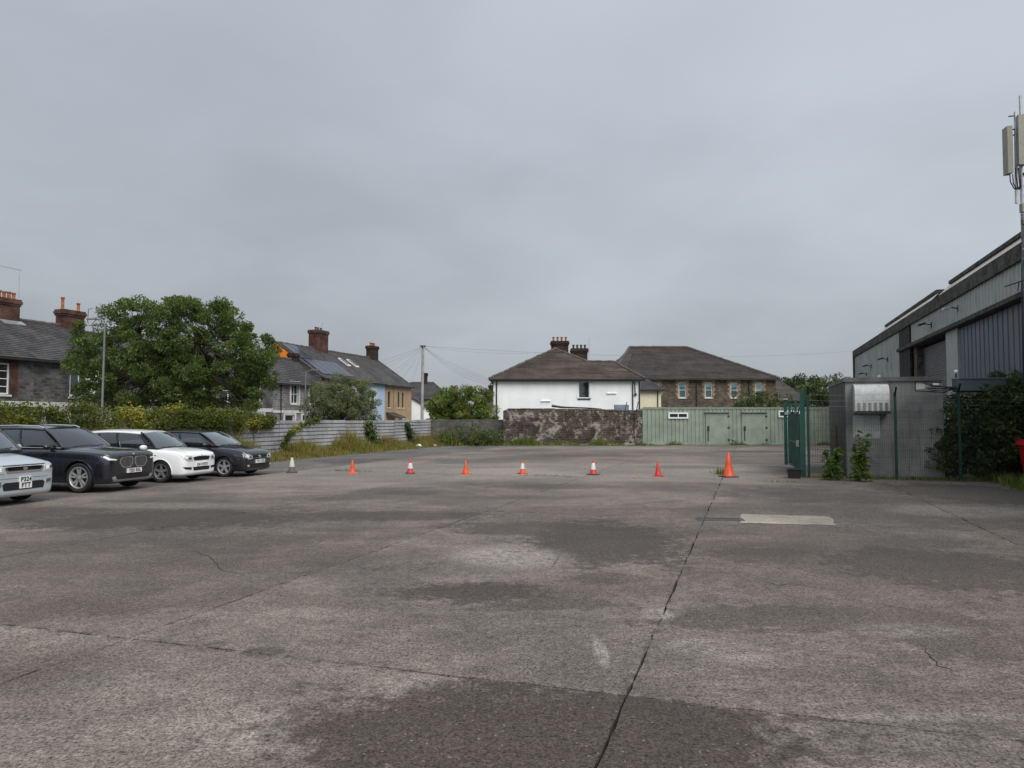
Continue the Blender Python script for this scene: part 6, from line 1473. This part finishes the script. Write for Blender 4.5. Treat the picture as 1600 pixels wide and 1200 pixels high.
# --- black hatchback
def build_black():
    P_ = paint('black_paint', (.011, .012, .016), .2)
    st = [(.0, .70, .66, .63, .26), (.03, .78, .73, .74, .18), (.14, .845, .79, .80, .15), (.45, .91, .85, .835, .15), (.85, .96, .895, .84, .16), (1.2, .985, .915, .84, .16), (1.7, .99, .93, .84, .17), (2.5, .99, .94, .84, .19), (3.3, 1.0, .955, .835, .21), (3.75, 1.0, .95, .80, .26), (3.92, .94, .87, .74, .32), (3.97, .86, .78, .66, .4)]
    c = Car('black hatchback with round badge, last of the parked row next to a cone', S(-15.25, 20.5), YAW,
            dict(paint=P_, st=st, r=.305, fo=.78, wb=2.47, spokes=5, rimf=.72,
                 cab=dict(wb=(1.12, .71, .965), wt=(1.85, .56, 1.40), rt=(3.5, .53, 1.39), rb=(3.84, .68, .99), rise=.045, cuts=[(.06, .42), (.45, .72), (.75, .88)], glass=m_cglass, blackA=False)))
    c.cabin()
    c.decal('grille', [(-.40, .575), (.40, .575), (.43, .64), (-.43, .64)], m_gloss, e=.008); c.decal('grille_trim', [(-.40, .585), (.40, .585), (.40, .592), (-.40, .592)], m_alloyd, e=.012)
    c.both('headlight', [(.43, .56), (.66, .55), (.815, .66), (.825, .735), (.62, .71), (.45, .66)], m_lens, e=.008); c.both('lamp_bulb', [(.49, .585), (.60, .59), (.60, .65), (.50, .64)], m_lensd, e=.012); c.both('lamp_bulb', [(.64, .60), (.71, .64), (.72, .68), (.64, .67)], m_drl, e=.012)
    c.decal('badge', [(.06 * math.cos(i * .524), .61 + .06 * math.sin(i * .524)) for i in range(12)], m_chrome, e=.02)
    c.decal('lower_intake', [(-.45, .26), (.45, .26), (.50, .40), (-.50, .40)], m_trim, e=.008)
    c.both('side_intake', [(.52, .27), (.74, .30), (.78, .40), (.54, .40)], m_trim, e=.006); c.both('fog_light', [(.60, .31), (.68, .32), (.69, .38), (.60, .37)], m_lens, e=.012)
    c.plate(['YT11 UZL'], 0., .47, dx=.015); c.bonnet(.12, 1.15, .58, .74)
    c.seam([(-1.4, .38), (-1.3, .86)]); c.seam([(-2.4, .34), (-2.4, .9)]); c.seam([(-3.0, .54), (-3.2, .92)])
    for x in (-2.2, -3.05): c.sides('door_handle', [(x - .09, .81), (x + .09, .805), (x + .09, .83), (x - .09, .835)], P_, e=.03)
build_black()

# --- pale blue silver people carrier, cut off by the left edge
def build_mpv():
    P_ = paint('silver_blue_paint', (.47, .52, .56), .3, .3)
    st = [(.0, .82, .76, .70, .28), (.03, .90, .84, .785, .2), (.13, .95, .89, .825, .17), (.45, 1.03, .94, .845, .18), (.8, 1.10, .975, .85, .19), (1.1, 1.15, .99, .85, .2), (1.6, 1.13, 1.0, .855, .22), (2.6, 1.12, 1.02, .855, .22), (3.8, 1.13, 1.04, .85, .24), (4.5, 1.12, 1.03, .82, .3), (4.7, 1.05, .95, .76, .36), (4.74, .95, .85, .7, .42)]
    c = Car('pale silver blue people carrier cut off by the left photo edge', S(-14.86, 11.95), YAW,
            dict(paint=P_, st=st, r=.33, fo=.85, wb=2.8, spokes=5,
                 cab=dict(wb=(.92, .78, 1.13), wt=(1.72, .64, 1.80), rt=(4.3, .62, 1.83), rb=(4.62, .76, 1.1), rise=.05, cuts=[(.07, .30), (.33, .60), (.63, .90)], glass=m_cglass, mz=.06, blackA=True)))
    c.cabin()
    c.decal('grille', [(-.44, .70), (.44, .70), (.50, .83), (-.50, .83)], m_chrome, e=.012); c.decal('grille_mesh', [(-.40, .74), (.40, .74), (.44, .825), (-.44, .825)], m_gloss, e=.018)
    c.decal('badge', [(.055 * math.cos(i * .524), .785 + .036 * math.sin(i * .524)) for i in range(12)], m_chrome, e=.024)
    c.decal('bonnet_gap', [(-.72, .845), (.72, .845), (.72, .865), (-.72, .865)], m_trim, e=.004)
    c.both('headlight', [(.50, .69), (.77, .71), (.805, .855), (.53, .855)], m_lens, e=.01); c.both('lamp_bulb', [(.56, .735), (.64, .74), (.65, .815), (.575, .815)], m_drl, e=.015); c.both('lamp_bulb', [(.67, .75), (.73, .755), (.735, .815), (.67, .815)], m_lensd, e=.015)
    c.decal('lower_intake', [(-.50, .335), (.50, .335), (.53, .46), (.47, .50), (-.47, .50), (-.53, .46)], m_trim, e=.008)
    c.both('fog_surround', [(.55, .42), (.72, .44), (.75, .54), (.56, .53)], m_chrome, e=.008); c.both('fog_light', [(.58, .44), (.69, .46), (.71, .52), (.59, .51)], m_lensd, e=.012)
    c.decal('bumper_crease', [(-.76, .575), (.76, .575), (.76, .583), (-.76, .583)], m_trim, e=.002)
    c.bonnet(.1, .95, .66, .76); c.plate(['P324', 'FTT'], .02, .485, .30, .25, True, dx=.01)
    c.sides('rubbing_strip', [(-3.6, .55), (-1.3, .55), (-1.3, .61), (-3.6, .61)], P_, e=.012)
    c.seam([(-1.35, .4), (-1.25, .95)]); c.seam([(-2.5, .36), (-2.5, .98)]); c.seam([(-3.5, .4), (-3.5, .98)])
build_mpv()
